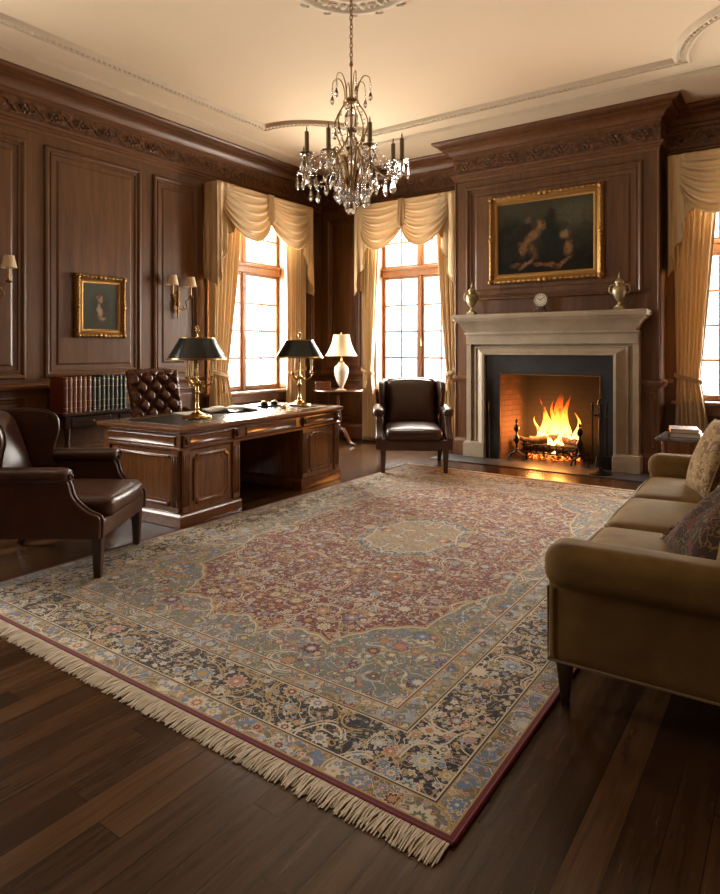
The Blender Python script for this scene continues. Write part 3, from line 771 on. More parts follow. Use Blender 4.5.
def andiron(loc, label):
    t = thing('andiron', label, 'andiron', loc, 0, 'pair of andirons')
    mb = MB().tube(bez([(-.10, -.02, .0), (-.085, 0, .06), (-.03, 0, .10), (0, 0, .13), (.03, 0, .10), (.085, 0, .06), (.10, -.02, .0)], 5), .012, 8)
    obj('foot', mb, M['iron'], t)
    prof = [(.001, .12), (.02, .125), (.025, .14), (.014, .155), (.012, .20), (.022, .215), (.036, .24), (.040, .27), (.028, .30), (.014, .315), (.012, .35), (.024, .365), (.034, .385), (.036, .41), (.022, .435), (.010, .445), (.010, .46), (.018, .47), (.016, .49), (.005, .51), (.001, .53)]
    obj('standard', MB().lathe(prof, 16), M['iron'], t)
    mb = MB().tube([(0, .02, .13), (0, .08, .11), (0, .34, .11), (0, .34, .02)], .012, 6); obj('log_bar', mb, M['iron'], t)
    return t
andiron((-2.89, 7.52, .012), 'tall turned andiron at the left of the burning logs')
andiron((-2.12, 7.52, .012), 'tall turned andiron at the right of the burning logs')
t = thing('fire_grate', 'black iron grate holding the burning logs', 'grate', (-2.50, 7.76, .012))
mb = MB()
for i in range(9):
    x = -.32+i*.08; mb.tube(bez([(x, -.17, .20), (x, -.155, .10), (x, -.05, .085), (x, .12, .085), (x, .14, .18)], 4), .010, 6)
obj('bars', mb, M['iron'], t)
mb = MB().tube([(-.36, -.15, .10), (.36, -.15, .10)], .011, 6); mb.tube([(-.36, .12, .09), (.36, .12, .09)], .011, 6); mb.tube([(-.36, -.17, .20), (.36, -.17, .20)], .010, 6)
obj('rail', mb, M['iron'], t)
for sx in (-.30, .30):
    for yy in (-.14, .12): obj('leg', MB().tube([(sx, yy, 0), (sx, yy, .10)], .012, 6), M['iron'], t)
mb = MB()
for i in range(130):
    mb.ball((random.uniform(-2.82, -2.19), random.uniform(7.66, 7.90), .035+random.random()*.05), random.uniform(.018, .036), 4, (1.3, 1, .7))
o = obj('ember_bed', mb, M['ember'], smooth=30); o['kind'] = 'stuff'; tag(o, 'bed of glowing red embers under the grate', 'embers')
def log(a, b, r, label):
    a, b = Vector(a), Vector(b); c = (a+b)/2; n = 12
    pts = [(a+(b-a)*i/n-c)+Vector((random.uniform(-1, 1), random.uniform(-1, 1), random.uniform(-1, 1)))*.008 for i in range(n+1)]
    o = obj('fire_log', MB().tube(pts, [r*(1+random.uniform(-.12, .12)) for _ in pts], 10), M['log'], smooth=50)
    o.location = c; tag(o, label, 'log', 'logs on the fire')
log((-2.86, 7.74, .165), (-2.17, 7.70, .17), .066, 'charred log lying along the front of the grate, glowing underneath')
log((-2.80, 7.83, .175), (-2.22, 7.86, .185), .062, 'charred log at the back of the grate, half hidden by flames')
log((-2.78, 7.70, .235), (-2.30, 7.82, .30), .056, 'charred log slanting up to the right on top of the fire')
log((-2.17, 7.71, .25), (-2.62, 7.80, .275), .050, 'charred log crossing to the right on top of the fire')
log((-2.92, 7.68, .26), (-2.62, 7.80, .22), .032, 'short charred log poking out at the left end of the fire')
flames = [(-2.42, 7.79, .20, .085, .66), (-2.36, 7.83, .22, .06, .50), (-2.50, 7.80, .22, .05, .42), (-2.64, 7.77, .20, .055, .46), (-2.58, 7.82, .22, .04, .36), (-2.24, 7.79, .19, .045, .34), (-2.72, 7.81, .19, .04, .28), (-2.30, 7.74, .18, .04, .24), (-2.38, 7.69, .14, .045, .22), (-2.47, 7.68, .13, .04, .18), (-2.55, 7.70, .16, .035, .2)]
fm = MB()
for x, y, z, r, h in flames:
    ph = random.uniform(0, 6)
    def fn(u, v, x=x, y=y, z=z, r=r, h=h, ph=ph):
        a = u*2*PI; rr = r*(math.sin(PI*min(1, v*.93+.07)**.5))*(1+.2*math.sin(3*a+v*6+ph))*(1-.25*v); 
        lean = .035*math.sin(v*6+ph)*v*1.6
        return (x+rr*math.cos(a)+lean, y+rr*.6*math.sin(a), z-.02+h*1.32*v-.22)
    fm.grid(fn, 18, 22)
o = obj('fire_flames', fm, M['flame'], smooth=180); o.location = (0, 0, .22); tag(o, 'bright orange and yellow flames rising from the logs', 'fire'); o['kind'] = 'stuff'

t = thing('fire_tool_set', 'black iron fire tools on a stand at the right of the hearth', 'fire tools', (-1.82, 7.22, .012))
obj('base', MB().lathe([(.13, 0), (.13, .012), (.05, .03), (.014, .05)], 24), M['iron'], t)
obj('pole', MB().tube([(0, 0, .04), (0, 0, .76)], .010, 8).lathe([(.001, 0), (.022, .01), (.026, .03), (.014, .05), (.02, .065), (.001, .09)], 12, TR(0, 0, .75)), M['iron'], t)
obj('tool_rack', MB().tube([(.07*math.cos(a), .07*math.sin(a), .64) for a in [i*PI/8 for i in range(16)]], .006, 6, closed=True).tube([(-.07, 0, .64), (.07, 0, .64)], .006, 6), M['iron'], t)
for nm, a in (('shovel', .4), ('brush', 2.0), ('poker', 3.6), ('tongs', 5.1)):
    x, y = .075*math.cos(a), .075*math.sin(a)
    mb = MB().tube([(x, y, .10), (x, y, .70)], .0095, 6).lathe([(.001, 0), (.012, .01), (.016, .05), (.010, .08), (.016, .095), (.001, .12)], 10, TR(x, y, .68))
    if nm == 'shovel': mb.box(x-.05, x+.05, y-.008, y+.008, .05, .19)
    if nm == 'brush': mb.lathe([(.022, 0), (.034, -.10), (.03, -.12)], 12, TR(x, y, .18))
    if nm == 'tongs': mb.tube([(x+.02, y, .70), (x+.025, y, .4), (x+.01, y, .08)], .006, 6)
    obj(nm, mb, M['iron'], t, bevel=0)
t = thing('poker', 'iron poker leaning against the slate at the left of the fire', 'poker', (-3.19, 7.40, .012))
obj('rod', MB().tube([(0, 0, .005), (-.045, .075, .62)], .007, 6), M['iron'], t)
obj('handle', MB().tube([(-.045, .075, .62), (-.048, .079, .66), (-.052, .085, .72)], [.010, .014, .009], 8), M['old_brass'], t)

# urns and clock on the mantel shelf
def urn(loc, label):
    t = thing('mantel_urn', label, 'urn', loc, 0, 'gilt urns on the mantelpiece'); t.scale = (1.12, 1.12, 1.2)
    obj('plinth', MB().box(-.045, .045, -.045, .045, 0, .03), M['urn'], t, bevel=.004)
    prof = [(.035, .03), (.036, .04), (.018, .05), (.012, .075), (.022, .085), (.045, .11), (.066, .16), (.068, .19), (.055, .215), (.035, .225), (.036, .24), (.046, .25), (.046, .258)]
    obj('body', MB().lathe(prof, 24), M['urn'], t)
    obj('lid', MB().lathe([(.046, .258), (.04, .27), (.02, .285), (.008, .295), (.013, .31), (.008, .33), (.001, .36)], 20), M['urn'], t)
    for s in (-1, 1):
        obj('handle', MB().tube(bez([(s*.055, 0, .15), (s*.095, 0, .17), (s*.09, 0, .225), (s*.05, 0, .235)], 5), .007, 6), M['urn'], t)
    return t
urn((-3.45, 7.43, 1.83), 'small gilt urn on the left end of the mantelpiece')
urn((-1.66, 7.43, 1.83), 'gilt urn on the right end of the mantelpiece, right of the clock')
t = thing('mantel_clock', 'small round cream faced clock in the middle of the mantelpiece', 'clock', (-2.55, 7.44, 1.83))
T = TR(0, 0, .150, PI/2)
obj('case', MB().lathe([(.001, -.03), (.06, -.03), (.082, -.01), (.088, .02), (.078, .03)], 32, T, cap=False), M['old_brass'], t)
obj('dial', MB().lathe([(.078, .024), (.0001, .028)], 32, T, cap=False), M['paper'], t)
for k in range(12):
    a = k*PI/6; mb = MB().box(-.003, .003, -.032, -.029, .052, .068, TR(0, 0, .150) @ Matrix.Rotation(a, 4, 'Y')); obj('hour_mark', mb, M['iron'], t, smooth=0)
mb = MB(); mb.box(-.0025, .0025, -.035, -.032, -.01, .055, TR(0, 0, .150) @ Matrix.Rotation(.9, 4, 'Y')); mb.box(-.004, .004, -.035, -.032, -.01, .038, TR(0, 0, .150) @ Matrix.Rotation(-1.1, 4, 'Y'))
obj('hands', mb, M['iron'], t, smooth=0)
obj('base', MB().box(-.075, .075, -.03, .03, 0, .035).box(-.045, .045, -.024, .024, .035, .085), M['dark_wood'], t, bevel=.006)

# ------------------------------------------------------------------ paintings
def picture(name, label, T, loc, rz, w, h, fw, mat, tilt=.0):
    t = thing(name, label, 'painting', loc, rz)
    pf = lambda i: [(-w/2+i, -h/2+i), (w/2-i, -h/2+i), (w/2-i, h/2-i), (-w/2+i, h/2-i)]
    prof = [(0, .0), (0, .03), (fw*.12, .052), (fw*.28, .058), (fw*.42, .045), (fw*.62, .030), (fw*.74, .034), (fw*.86, .030), (fw, .018), (fw, .0)]
    mb = MB().rings(pf, prof, Matrix(((1, 0, 0, 0), (0, 0, -1, 0), (0, 1, 0, 0), (0, 0, 0, 1))), cap=False)
    fr = obj('picture_frame', mb, M['gilt'], t, smooth=40)
    orn = MB()
    for side in range(4):
        L = w if side % 2 == 0 else h; n = max(4, int(L/(fw*.5)))
        for i in range(n):
            a = -L/2+(i+.5)*L/n; big = 1.5 if (i in (0, n-1) or abs(i-(n-1)/2) < 1) else .85
            px, pz = ((a, -h/2+fw*.25), (w/2-fw*.25, a), (a, h/2-fw*.25), (-w/2+fw*.25, a))[side]
            orn.ball((px, -.052, pz), fw*.17*big, 5, (1.3 if side % 2 == 0 else 1, .7, 1 if side % 2 == 0 else 1.3))
            if big > 1:
                orn.tube([(px+fw*.28*math.cos(q)*(1-q/9), -.058, pz+fw*.28*math.sin(q)*(1-q/9)) for q in [j*.6 for j in range(10)]], fw*.05, 4)
    obj('frame_carving', orn, M['gilt'], fr, smooth=50)
    obj('canvas', MB().box(-w/2+fw*.9, w/2-fw*.9, -.02, -.004, -h/2+fw*.9, h/2-fw*.9), mat, t, smooth=0)
    return t
picture('framed_painting', 'large dark figure painting in a carved gilt frame above the mantelpiece', None, (-2.57, BY-.012, 2.775), 0, 1.42, 1.12, .125, M['canvas_big'])
picture('framed_portrait', 'small portrait in a wide gilt frame on the left wall above the books', None, (XL+.012, 4.07, 1.86), PI/2, .61, .69, .10, M['canvas_small'])
# ------------------------------------------------------------------ carpet
t = thing('persian_rug', 'large crimson and blue floral carpet with cream fringed ends on the dark floor', 'rug', (-2.335, 4.04, 0))
mb = MB().grid(lambda u, v: ((u-.5)*2*RX, (v-.5)*2*RY, .010), 60, 90)
obj('pile', mb, M['rug'], t, smooth=0)
e = MB().tube([(RX, -RY, .006), (RX, RY, .006)], .007, 8).tube([(-RX, -RY, .006), (-RX, RY, .006)], .007, 8).tube([(-RX, -RY, .006), (RX, -RY, .006)], .007, 8).tube([(-RX, RY, .006), (RX, RY, .006)], .007, 8)
obj('binding', e, M['rug_edge'], t)
for s in (-1, 1):
    mb = MB(); n = 800
    for i in range(n):
        x = -RX+.005+(2*RX-.01)*(i+random.uniform(-.3, .3))/n; a = random.gauss(0, .075)+.05*math.sin(i*.07); L = .092*random.uniform(.8, 1.12)
        k1 = random.gauss(0, .007)
        mb.tube([(x, s*RY, .007), (x+math.sin(a)*L*.5+k1*.5, s*(RY+L*.5), .006+random.random()*.006), (x+math.sin(a)*L+k1, s*(RY+L), .003)], [.0027, .0030, .0022], 4)
    o = obj('fringe', mb, M['fringe'], t); o['kind'] = 'stuff'

# ------------------------------------------------------------------ pedestal desk; local: x = away from front (front face at x=0), y along
t = thing('pedestal_desk', 'long polished walnut pedestal desk with dark leather top', 'desk', (-3.93, 3.19, 0), R_(3.8))
DL, DD = 2.22, .91
H = .78
# pedestals
def ring_panel(mb, T, w, h, notch=.035):
    def pf(i):
        a, b = w/2-i, h/2-i; c = notch
        return [(-a+c, -b), (a-c, -b), (a-c, -b+c*.0+c*.5), (a, -b+c), (a, b-c), (a-c, b-c*.5), (a-c, b), (-a+c, b), (-a+c, b-c*.5), (-a, b-c), (-a, -b+c), (-a+c, -b+c*.5)]
    mb.rings(pf, [(0, 0), (0, .010), (.006, .015), (.016, .016), (.022, .008), (.028, .005), (.05, .005), (.052, .001)], T)
def front_T(y, z, x=0): return Matrix(((0, 0, 1, x), (1, 0, 0, y), (0, 1, 0, z), (0, 0, 0, 1)))
def end_T(x, z, y=0): return Matrix(((-1, 0, 0, x), (0, 0, -1, y), (0, 1, 0, z), (0, 0, 0, 1)))
for y0, y1 in ((0, .66), (DL-.66, DL)):
    mb = MB().box(-DD, 0, y0, y1, .10, .60)
    ped = obj('pedestal', mb, M['desk_wood'], t, bevel=.006)
    m2 = MB().box(-DD-.02, .022, y0-.02, y1+.02, 0, .085)
    m2.rings(lambda i: [(-DD-.02+i, y0-.02+i), (.022-i, y0-.02+i), (.022-i, y1+.02-i), (-DD-.02+i, y1+.02-i)], [(0, .085), (.006, .10), (.018, .108), (.022, .115)])
    obj('plinth', m2, M['desk_wood_x'], ped, bevel=.004)
    # corner pilasters, reeded
    for yy in (y0+.045, y1-.045):
        m3 = MB().box(-.02, .018, yy-.042, yy+.042, .115, .60)
        for q in range(4): m3.tube([(.019, yy-.027+q*.018, .16), (.019, yy-.027+q*.018, .56)], .0065, 8)
        obj('pilaster', m3, M['desk_wood'], ped, bevel=.003)
    m4 = MB(); ring_panel(m4, front_T((y0+y1)/2, .355), .40, .40); obj('door_panel', m4, M['desk_wood'], ped, smooth=35)
for y, yy in ((0, 0), (DL, 1)):
    m5 = MB(); s = -1 if yy == 0 else 1
    T = end_T(-DD/2, .355, y) if yy == 0 else Matrix(((1, 0, 0, -DD/2), (0, 0, 1, y), (0, 1, 0, .355), (0, 0, 0, 1)))
    ring_panel(m5, T, .74, .40); obj('end_panel', m5, M['desk_wood'], t, smooth=35)
    for xx in (-.045, -DD+.045):
        m6 = MB()
        m6.box(xx-.042, xx+.042, min(y, y+s*.016), max(y, y+s*.016), .115, .60)
        for q in range(4): m6.tube([(xx-.027+q*.018, y+s*.017, .16), (xx-.027+q*.018, y+s*.017, .56)], .0065, 8)
        obj('end_pilaster', m6, M['desk_wood'], t, bevel=.003)
mb = MB().box(-DD, 0, 0, DL, .60, .72)
mb.rings(lambda i: [(-DD-.018+i, -.018+i), (.018-i, -.018+i), (.018-i, DL+.018-i), (-DD-.018+i, DL+.018-i)], [(.018, .585), (.006, .592), (0, .600), (0, .612), (.010, .62), (.018, .625)], cap=False)
obj('frieze_rail', mb, M['desk_wood_x'], t, smooth=35)
for y0, y1 in ((.09, .57), (.75, DL-.75), (DL-.57, DL-.09)):
    m2 = MB(); w, h = y1-y0, .075
    m2.rings(lambda i: [(-w/2+i, -h/2+i), (w/2-i, -h/2+i), (w/2-i, h/2-i), (-w/2+i, h/2-i)], [(0, 0), (0, .007), (.005, .010), (.011, .007), (.014, .005)], front_T((y0+y1)/2, .668))
    obj('drawer_front', m2, M['desk_wood_x'], t, smooth=35)
for y in (0,):
    m2 = MB(); w, h = .80, .075
    m2.rings(lambda i: [(-w/2+i, -h/2+i), (w/2-i, -h/2+i), (w/2-i, h/2-i), (-w/2+i, h/2-i)], [(0, 0), (0, .007), (.005, .010), (.011, .007), (.014, .005)], end_T(-DD/2, .668, 0))
    obj('end_drawer_front', m2, M['desk_wood_x'], t, smooth=35)
for yy in (.045, .615, DL-.615, DL-.045):
    obj('carved_bracket', MB().box(0, .024, yy-.03, yy+.03, .625, .712).tube([(.02, yy, .70), (.034, yy, .67), (.026, yy, .64)], [.014, .018, .008], 8), M['desk_wood_x'], t, bevel=.006)
mb = MB().rings(lambda i: [(-DD-.045+i, -.045+i), (.045-i, -.045+i), (.045-i, DL+.045-i), (-DD-.045+i, DL+.045-i)], [(.045, .715), (.022, .722), (.016, .735), (.004, .742), (0, .752), (0, .768), (.008, .778), (.016, .780)])
obj('desktop', mb, M['desk_wood_x'], t, smooth=35)
ins = MB().rings(lambda i: [(-DD+.07+i, .07+i), (-.07-i, .07+i), (-.07-i, DL-.07-i), (-DD+.07+i, DL-.07-i)], [(0, .7795), (.001, .7815)])
obj('leather_inlay', ins, M['leather_top'], t, smooth=0)
tl = MB().rings(lambda i: [(-DD+.09+i, .09+i), (-.09-i, .09+i), (-.09-i, DL-.09-i), (-DD+.09+i, DL-.09-i)], [(0, .7816), (.001, .7822), (.008, .7822), (.009, .7816)], cap=False)
obj('gilt_tooling', tl, M['gold_paint'], t, smooth=0)
obj('modesty_panel', MB().box(-DD+.03, -DD+.06, .66, DL-.66, .08, .60), M['desk_wood'], t)

# ------------------------------------------------------------------ bouillotte lamps
def desk_lamp(loc, label):
    t = thing('desk_lamp', label, 'lamp', loc, .3, 'black shaded brass candlestick lamps on the desk')
    obj('base', MB().lathe([(.125, 0), (.128, .008), (.118, .018), (.09, .024), (.06, .03), (.045, .045), (.022, .055), (.016, .07)], 40), M['brass'], t)
    obj('stem', MB().lathe([(.016, .07), (.026, .08), (.016, .095), (.014, .15), (.017, .21), (.024, .225), (.014, .24), (.012, .28), (.03, .295), (.034, .31), (.02, .325), (.009, .34), (.008, .73)], 24), M['brass'], t)
    for k in range(3):
        a = k*2*PI/3+.4; T = TR(0, 0, 0, 0, 0, a)
        arm = obj('arm', MB().tube(bez([(.015, 0, .30), (.05, 0, .275), (.09, 0, .285), (.125, 0, .31), (.128, 0, .335)], 6), .007, 8, M=T).tube(bez([(.05, 0, .278), (.065, 0, .305), (.045, 0, .315), (.04, 0, .30)], 5), .005, 6, M=T)
                  .lathe([(.004, .33), (.030, .338), (.033, .345), (.012, .348), (.015, .365), (.016, .37)], 18, T @ TR(.128, 0, 0)), M['brass'], t)
        obj('candle_sleeve', MB().lathe([(.0125, .365), (.0125, .50), (.001, .502)], 14, T @ TR(.128, 0, 0)), M['candle'], arm)
    prof = [(.255, .515), (.252, .525), (.150, .70), (.147, .705), (.147, .70), (.249, .523), (.252, .515)]
    sh = obj('lamp_shade', MB().lathe(prof, 48, cap=False), M['black_tole'], t)
    obj('shade_trim', MB().lathe([(.2560, .512), (.2575, .516), (.2550, .527), (.2510, .527), (.2510, .512), (.2560, .512)], 48, cap=False).lathe([(.1465, .704), (.1495, .706), (.1495, .698), (.1515, .698)], 48, cap=False), M['gold_paint'], sh)
    mb = MB()
    for a in (0, 2.09, 4.19): mb.tube([(0, 0, .69), (.148*math.cos(a), .148*math.sin(a), .70)], .003, 6)
    obj('spider', mb, M['brass'], sh)
    obj('finial', MB().lathe([(.008, .73), (.013, .738), (.008, .748), (.018, .762), (.014, .778), (.002, .79)], 16).tube([(.013*math.cos(a), 0, .80+.013*math.sin(a)) for a in [i*PI/6 for i in range(12)]], .0035, 6, closed=True), M['brass'], t)
    return t
desk_lamp((-4.36, 3.72, .782), 'black shaded brass candlestick lamp on the near end of the desk')
desk_lamp((-4.44, 5.20, .782), 'black shaded brass candlestick lamp on the far end of the desk, before the window')

# things on the desk
def pagecurve(s):
    def fn(u, v): return (s*(u*.24), (v-.5)*.34, .012+.028*math.sin(min(1, u*1.25)*PI)*(.9-u*.6)+.004*(1-u))
    return fn
t = thing('open_book', 'open book with pale pages lying on the desk beside the near lamp', 'book', (-4.62, 4.36, .782), 1.1)
obj('cover', MB().box(-.25, .25, -.18, .18, 0, .005), M['leather_tuft'], t)
for s in (-1, 1):
    obj('page_block', MB().grid(pagecurve(s), 16, 2), M['paper'], t, solid=.008)
t = thing('loose_paper', 'sheet of cream paper lying flat on the desk left of the open book', 'paper', (-4.72, 3.95, .782), 1.35)
obj('sheet', MB().box(-.11, .11, -.15, .15, 0, .002), M['paper'], t, smooth=0)
t = thing('inkstand', 'small dark double inkstand on the desk between the two lamps', 'inkstand', (-4.62, 4.92, .782), 1.4)
obj('tray', MB().box(-.13, .13, -.06, .06, 0, .014), M['iron'], t, bevel=.006)
for x in (-.065, .065):
    p = obj('ink_pot', MB().lathe([(.036, .014), (.040, .022), (.036, .042), (.028, .048), (.024, .05)], 20, TR(x, 0, 0)), M['black_tole'], t)
    obj('lid', MB().lathe([(.028, .05), (.028, .056), (.012, .062), (.001, .066)], 20, TR(x, 0, 0)), M['gold_paint'], p)
t = thing('brass_paperweight', 'small pale brass paperweight on the desk beside the far lamp', 'paperweight', (-4.36, 4.86, .782))
obj('dome', MB().lathe([(.035, 0), (.035, .01), (.026, .028), (.001, .04)], 24), M['brass'], t)

# ------------------------------------------------------------------ wing chairs; local front faces -y
def wing_chair(loc, rz, label):
    t = thing('wing_chair', label, 'chair', loc, rz, 'brown leather wing chairs')
    L, W = M['leather'], M['dark_wood']
    obj('seat_frame', MB().rbox((0, .115, .31), (.70, .91, .13), .022, n=8), L, t)
    for x in (-.325, .325):
        obj('leg', MB().taper(x, -.30, 0, .26, .021, .031), W, t, bevel=.004)
        obj('leg', MB().tube(bez([(x, .52, 0), (x, .48, .08), (x, .45, .18), (x, .45, .28)], 4), [.030+.001*i for i in range(13)], 4), W, t, bevel=.004)
    obj('seat_cushion', MB().rbox((0, .03, .425), (.575, .79, .135), .045, (.01, .015, .035), n=12), L, t)
    pp = MB()
    for z in (.372, .478):
        hw, y0, y1 = .272, -.352, .38
        pp.tube([(-hw, y1, z), (-hw, y0+.03, z), (-hw+.03, y0, z), (hw-.03, y0, z), (hw, y0+.03, z), (hw, y1, z)], .006, 6)
    obj('cushion_piping', pp, L, t)
    def bk(o, u):
        top = .016*math.cos(u[0]*PI/2)*(1 if u[2] > 0 else 0)*u[2]
        return [o[0]*(1-.03*u[2]), o[1]+.17*(u[2]+1)*.5, o[2]+top]
    obj('backrest', MB().rbox((0, .50, .735), (.60, .13, .55), .05, (.0, .030, .0), n=14, fn=bk), L, t)
    obj('back_cushion', MB().rbox((0, .42, .725), (.555, .12, .52), .05, (.0, .05, .01), n=12, fn=bk), L, t)
    # wings: curved outline swept outwards
    for s in (-1, 1):
        poly = bez([(.16, .60, 0), (.185, .67, 0), (.175, .76, 0), (.150, .87, 0), (.165, .96, 0), (.225, 1.005, 0), (.33, 1.02, 0), (.46, 1.015, 0), (.60, 1.01, 0)], 5)
        poly = [(p[0], p[1]) for p in poly]+[(.53, .80), (.46, .60)]
        T = TR(s*.325, .11, -.022, 0, 0, 0) @ Matrix(((1, s*-.08, s*.04, s*-.0), (0, 1, 0, 0), (0, 0, 1, 0), (0, 0, 0, 1)))
        wg = obj('wing', MB().prism(poly, -.026, .026, T), L, t, bevel=.018, seg=4, smooth=50)
        edge = [(T @ Vector((-s*.020, a-.004, b+.004)))[:] for a, b in poly[:-2]]
        obj('wing_piping', MB().tube(edge, .0055, 6), L, wg)
        # arm panel with the swept front, then the rolled top with its scroll end
        ap = bez([(-.335, .26, 0), (-.34, .36, 0), (-.325, .40, 0), (-.25, .44, 0), (-.18, .51, 0), (-.155, .59, 0), (-.13, .635, 0)], 5)
        ap = [(p[0], p[1]) for p in ap]+[(.56, .635), (.56, .26)]
        ar = obj('arm', MB().prism(ap, s*.365-.036, s*.365+.036), L, t, bevel=.014, seg=3, smooth=50)
        def rl(o, u): return [o[0], o[1], o[2]+.012*max(0, u[1])*0]
        obj('arm_roll', MB().rbox((s*.375, .20, .65), (.125, .72, .10), .049, n=12), L, ar)
        sc = [(s*.375+.034*(1-i/18)*math.cos(-s*i*.42+PI/2), -.163, .648+.034*(1-i/18)*math.sin(-s*i*.42+PI/2)) for i in range(16)]
        ed = [(s*.367, p[0]-.006, p[1]) for p in ap[:-3]]
        obj('arm_scroll', MB().tube(sc, .006, 6).tube(ed, .007, 6), L, ar)
    obj('outside_back', MB().add([(-.33, .57, .26), (.33, .57, .26), (.33, .74, .98), (-.33, .74, .98), (-.33, .50, .26), (.33, .50, .26), (.33, .67, .98), (-.33, .67, .98)],
        [(0, 1, 2, 3), (7, 6, 5, 4), (0, 4, 5, 1), (1, 5, 6, 2), (2, 6, 7, 3), (3, 7, 4, 0)]), L, t, bevel=.02, seg=3)
    return t
wc = wing_chair((-3.90, 2.295, .010), R_(125), 'brown leather wing chair at the left edge, turned sideways before the desk'); wc.scale = (1, 1, .955)
wc = wing_chair((-3.69, 6.345, .010), R_(33), 'brown leather wing chair facing the camera in front of the far window'); wc.scale = (1.07, 1, 1)

# ------------------------------------------------------------------ tufted desk chair; local front faces -y
t = thing('tufted_desk_chair', 'deep buttoned brown leather swivel chair behind the desk', 'chair', (-5.30, 4.17, 0), R_(78))
def tuft(u, v):
    W, Hh = .54, .62; x = (u-.5)*W*(1+.06*v); z = .54+v*Hh+.02*math.sin(PI*u)*v
    a = (u*3.5+v*3.5+.25); b = (u*3.5-v*3.5+.25)
    h = 1-(1-abs(math.sin(PI*a))*abs(math.sin(PI*b)))**2.6
    ed = min(1, min(u, 1-u, v*1.2+.05, 1-v)*9)
    y = -.065*h*ed-.05*ed**.5+.20*v+.05*(2*u-1)**2*-.6
    return (x, y+.24, z)
mb = MB().grid(tuft, 84, 96); obj('tufted_back', mb, M['leather_tuft'], t, smooth=180)
btn = MB()
for i in range(-1, 9):
    for j in range(-8, 9):
        u = (i+j-.5)/7; v = (i-j)/7
        if .05 < u < .95 and .05 < v < .95: p = tuft(u, v); btn.ball((p[0], p[1]-.008, p[2]), .011, 6)
obj('buttons', btn, M['leather_tuft'], t)
obj('back_shell', MB().rbox((0, .33, .85), (.56, .08, .63), .035, n=10, fn=lambda o, u: [o[0]*(1+.03*u[2]), o[1]+.10*u[2]-.0, o[2]+.018*math.cos(u[0]*PI/2)*u[2]]), M['leather_tuft'], t)
obj('seat_cushion', MB().rbox((0, -.03, .48), (.56, .54, .12), .05, (.01, .01, .03)), M['leather_tuft'], t)
for s in (-1, 1):
    obj('armrest', MB().tube(bez([(s*.29, .26, .74), (s*.31, .05, .70), (s*.31, -.15, .69), (s*.30, -.18, .62), (s*.28, -.12, .50)], 6), .026, 10), M['leather_tuft'], t)
obj('column', MB().lathe([(.03, .10), (.03, .42), (.10, .43)], 16), M['dark_wood'], t)
for k in range(5):
    a = k*2*PI/5+.3; l = obj('base_leg', MB().tube([(0, 0, .12), (.14*math.cos(a), .14*math.sin(a), .11), (.27*math.cos(a), .27*math.sin(a), .065)], [.03, .026, .018], 8), M['dark_wood'], t)
    obj('castor', MB().lathe([(.001, -.012), (.028, -.012), (.028, .012), (.001, .012)], 14, TR(.27*math.cos(a), .27*math.sin(a), .028, PI/2, 0, a+PI/2)), M['iron'], l)

# ------------------------------------------------------------------ console table with the row of books
t = thing('console_table', 'dark wooden console table with drawer under the row of old books', 'table', (-6.14, 3.98, 0))
obj('table_top', MB().box(-.235, .215, -.60, .60, .715, .75), M['dark_wood'], t, bevel=.008)
obj('apron', MB().box(-.20, .185, -.55, .55, .60, .715), M['dark_wood'], t, bevel=.003)
for y in (-.27, .27):
    d = obj('drawer', MB().box(.185, .195, y-.22, y+.22, .615, .70), M['dark_wood'], t, bevel=.003)
    obj('knob', MB().lathe([(.006, 0), (.006, .012), (.016, .02), (.012, .03), (.001, .033)], 14, TR(.195, y, .657, 0, PI/2)), M['old_brass'], d)
lp = [(.018, 0), (.024, .02), (.018, .05), (.028, .08), (.020, .11), (.022, .12)]
for x in (-.17, .155):
    for y in (-.52, .52):
        obj('leg', MB().lathe([(.018, 0), (.026, .02), (.02, .05), (.02, .09), (.028, .13), (.02, .17), (.016, .24), (.026, .36), (.029, .42), (.018, .47), (.028, .50), (.03, .60)], 16, TR(x, y, 0)), M['dark_wood'], t)
obj('lower_shelf', MB().box(-.19, .175, -.54, .54, .13, .155), M['dark_wood'], t, bevel=.004)
# small stacked things at the left front of the console
def book_mats():
    out = []
    for i, c in enumerate([(.155, .035, .018), (.25, .085, .035), (.235, .09, .042), (.20, .06, .028), (.16, .05, .024), (.06, .045, .025), (.04, .042, .025), (.03, .038, .024), (.05, .038, .02)]):
        out.append(plain('book cloth '+'abcdefghi'[i], c, .42, bump=.2, bs=150))
    return out
BM = book_mats()
def std_book(name, label, loc, th, h, d, mat, grp, rz=0):
    """upright, spine towards +x, thickness along y"""
    t = thing(name, label, 'book', loc, rz, grp)
    mb = MB().box(-d, 0, -th/2, -th/2+.003, 0, h).box(-d, 0, th/2-.003, th/2, 0, h)
    sp = [(0, -th/2), (.007, -th*.38), (.011, -th*.2), (.012, 0), (.011, th*.2), (.007, th*.38), (0, th/2), (-.004, th/2-.002), (-.004, -th/2+.002)]
    mb.prism(sp, 0, h, axis='z'); obj('cover', mb, mat, t, smooth=50)
    obj('page_block', MB().box(-d+.005, -.003, -th/2+.003, th/2-.003, .004, h-.006), M['pages'], t, smooth=0)
    for zz in (.12, .30, .70, .90):
        bd = MB()
        bd.prism([(a*1.08+.0012, b*1.01) for a, b in sp[:7]]+[(-.001, th/2-.002), (-.001, -th/2+.002)], h*zz, h*zz+.004, axis='z'); obj('gilt_band', bd, M['gold_paint'], t, smooth=50)
    return t
ords = ['first', 'second', 'third', 'fourth', 'fifth', 'sixth', 'seventh', 'eighth', 'ninth', 'tenth', 'eleventh', 'twelfth', 'thirteenth', 'fourteenth', 'fifteenth']
cn = ['dark red', 'tan brown', 'tan brown', 'reddish brown', 'reddish brown', 'dark olive brown', 'dark green', 'dark green', 'dark olive brown']
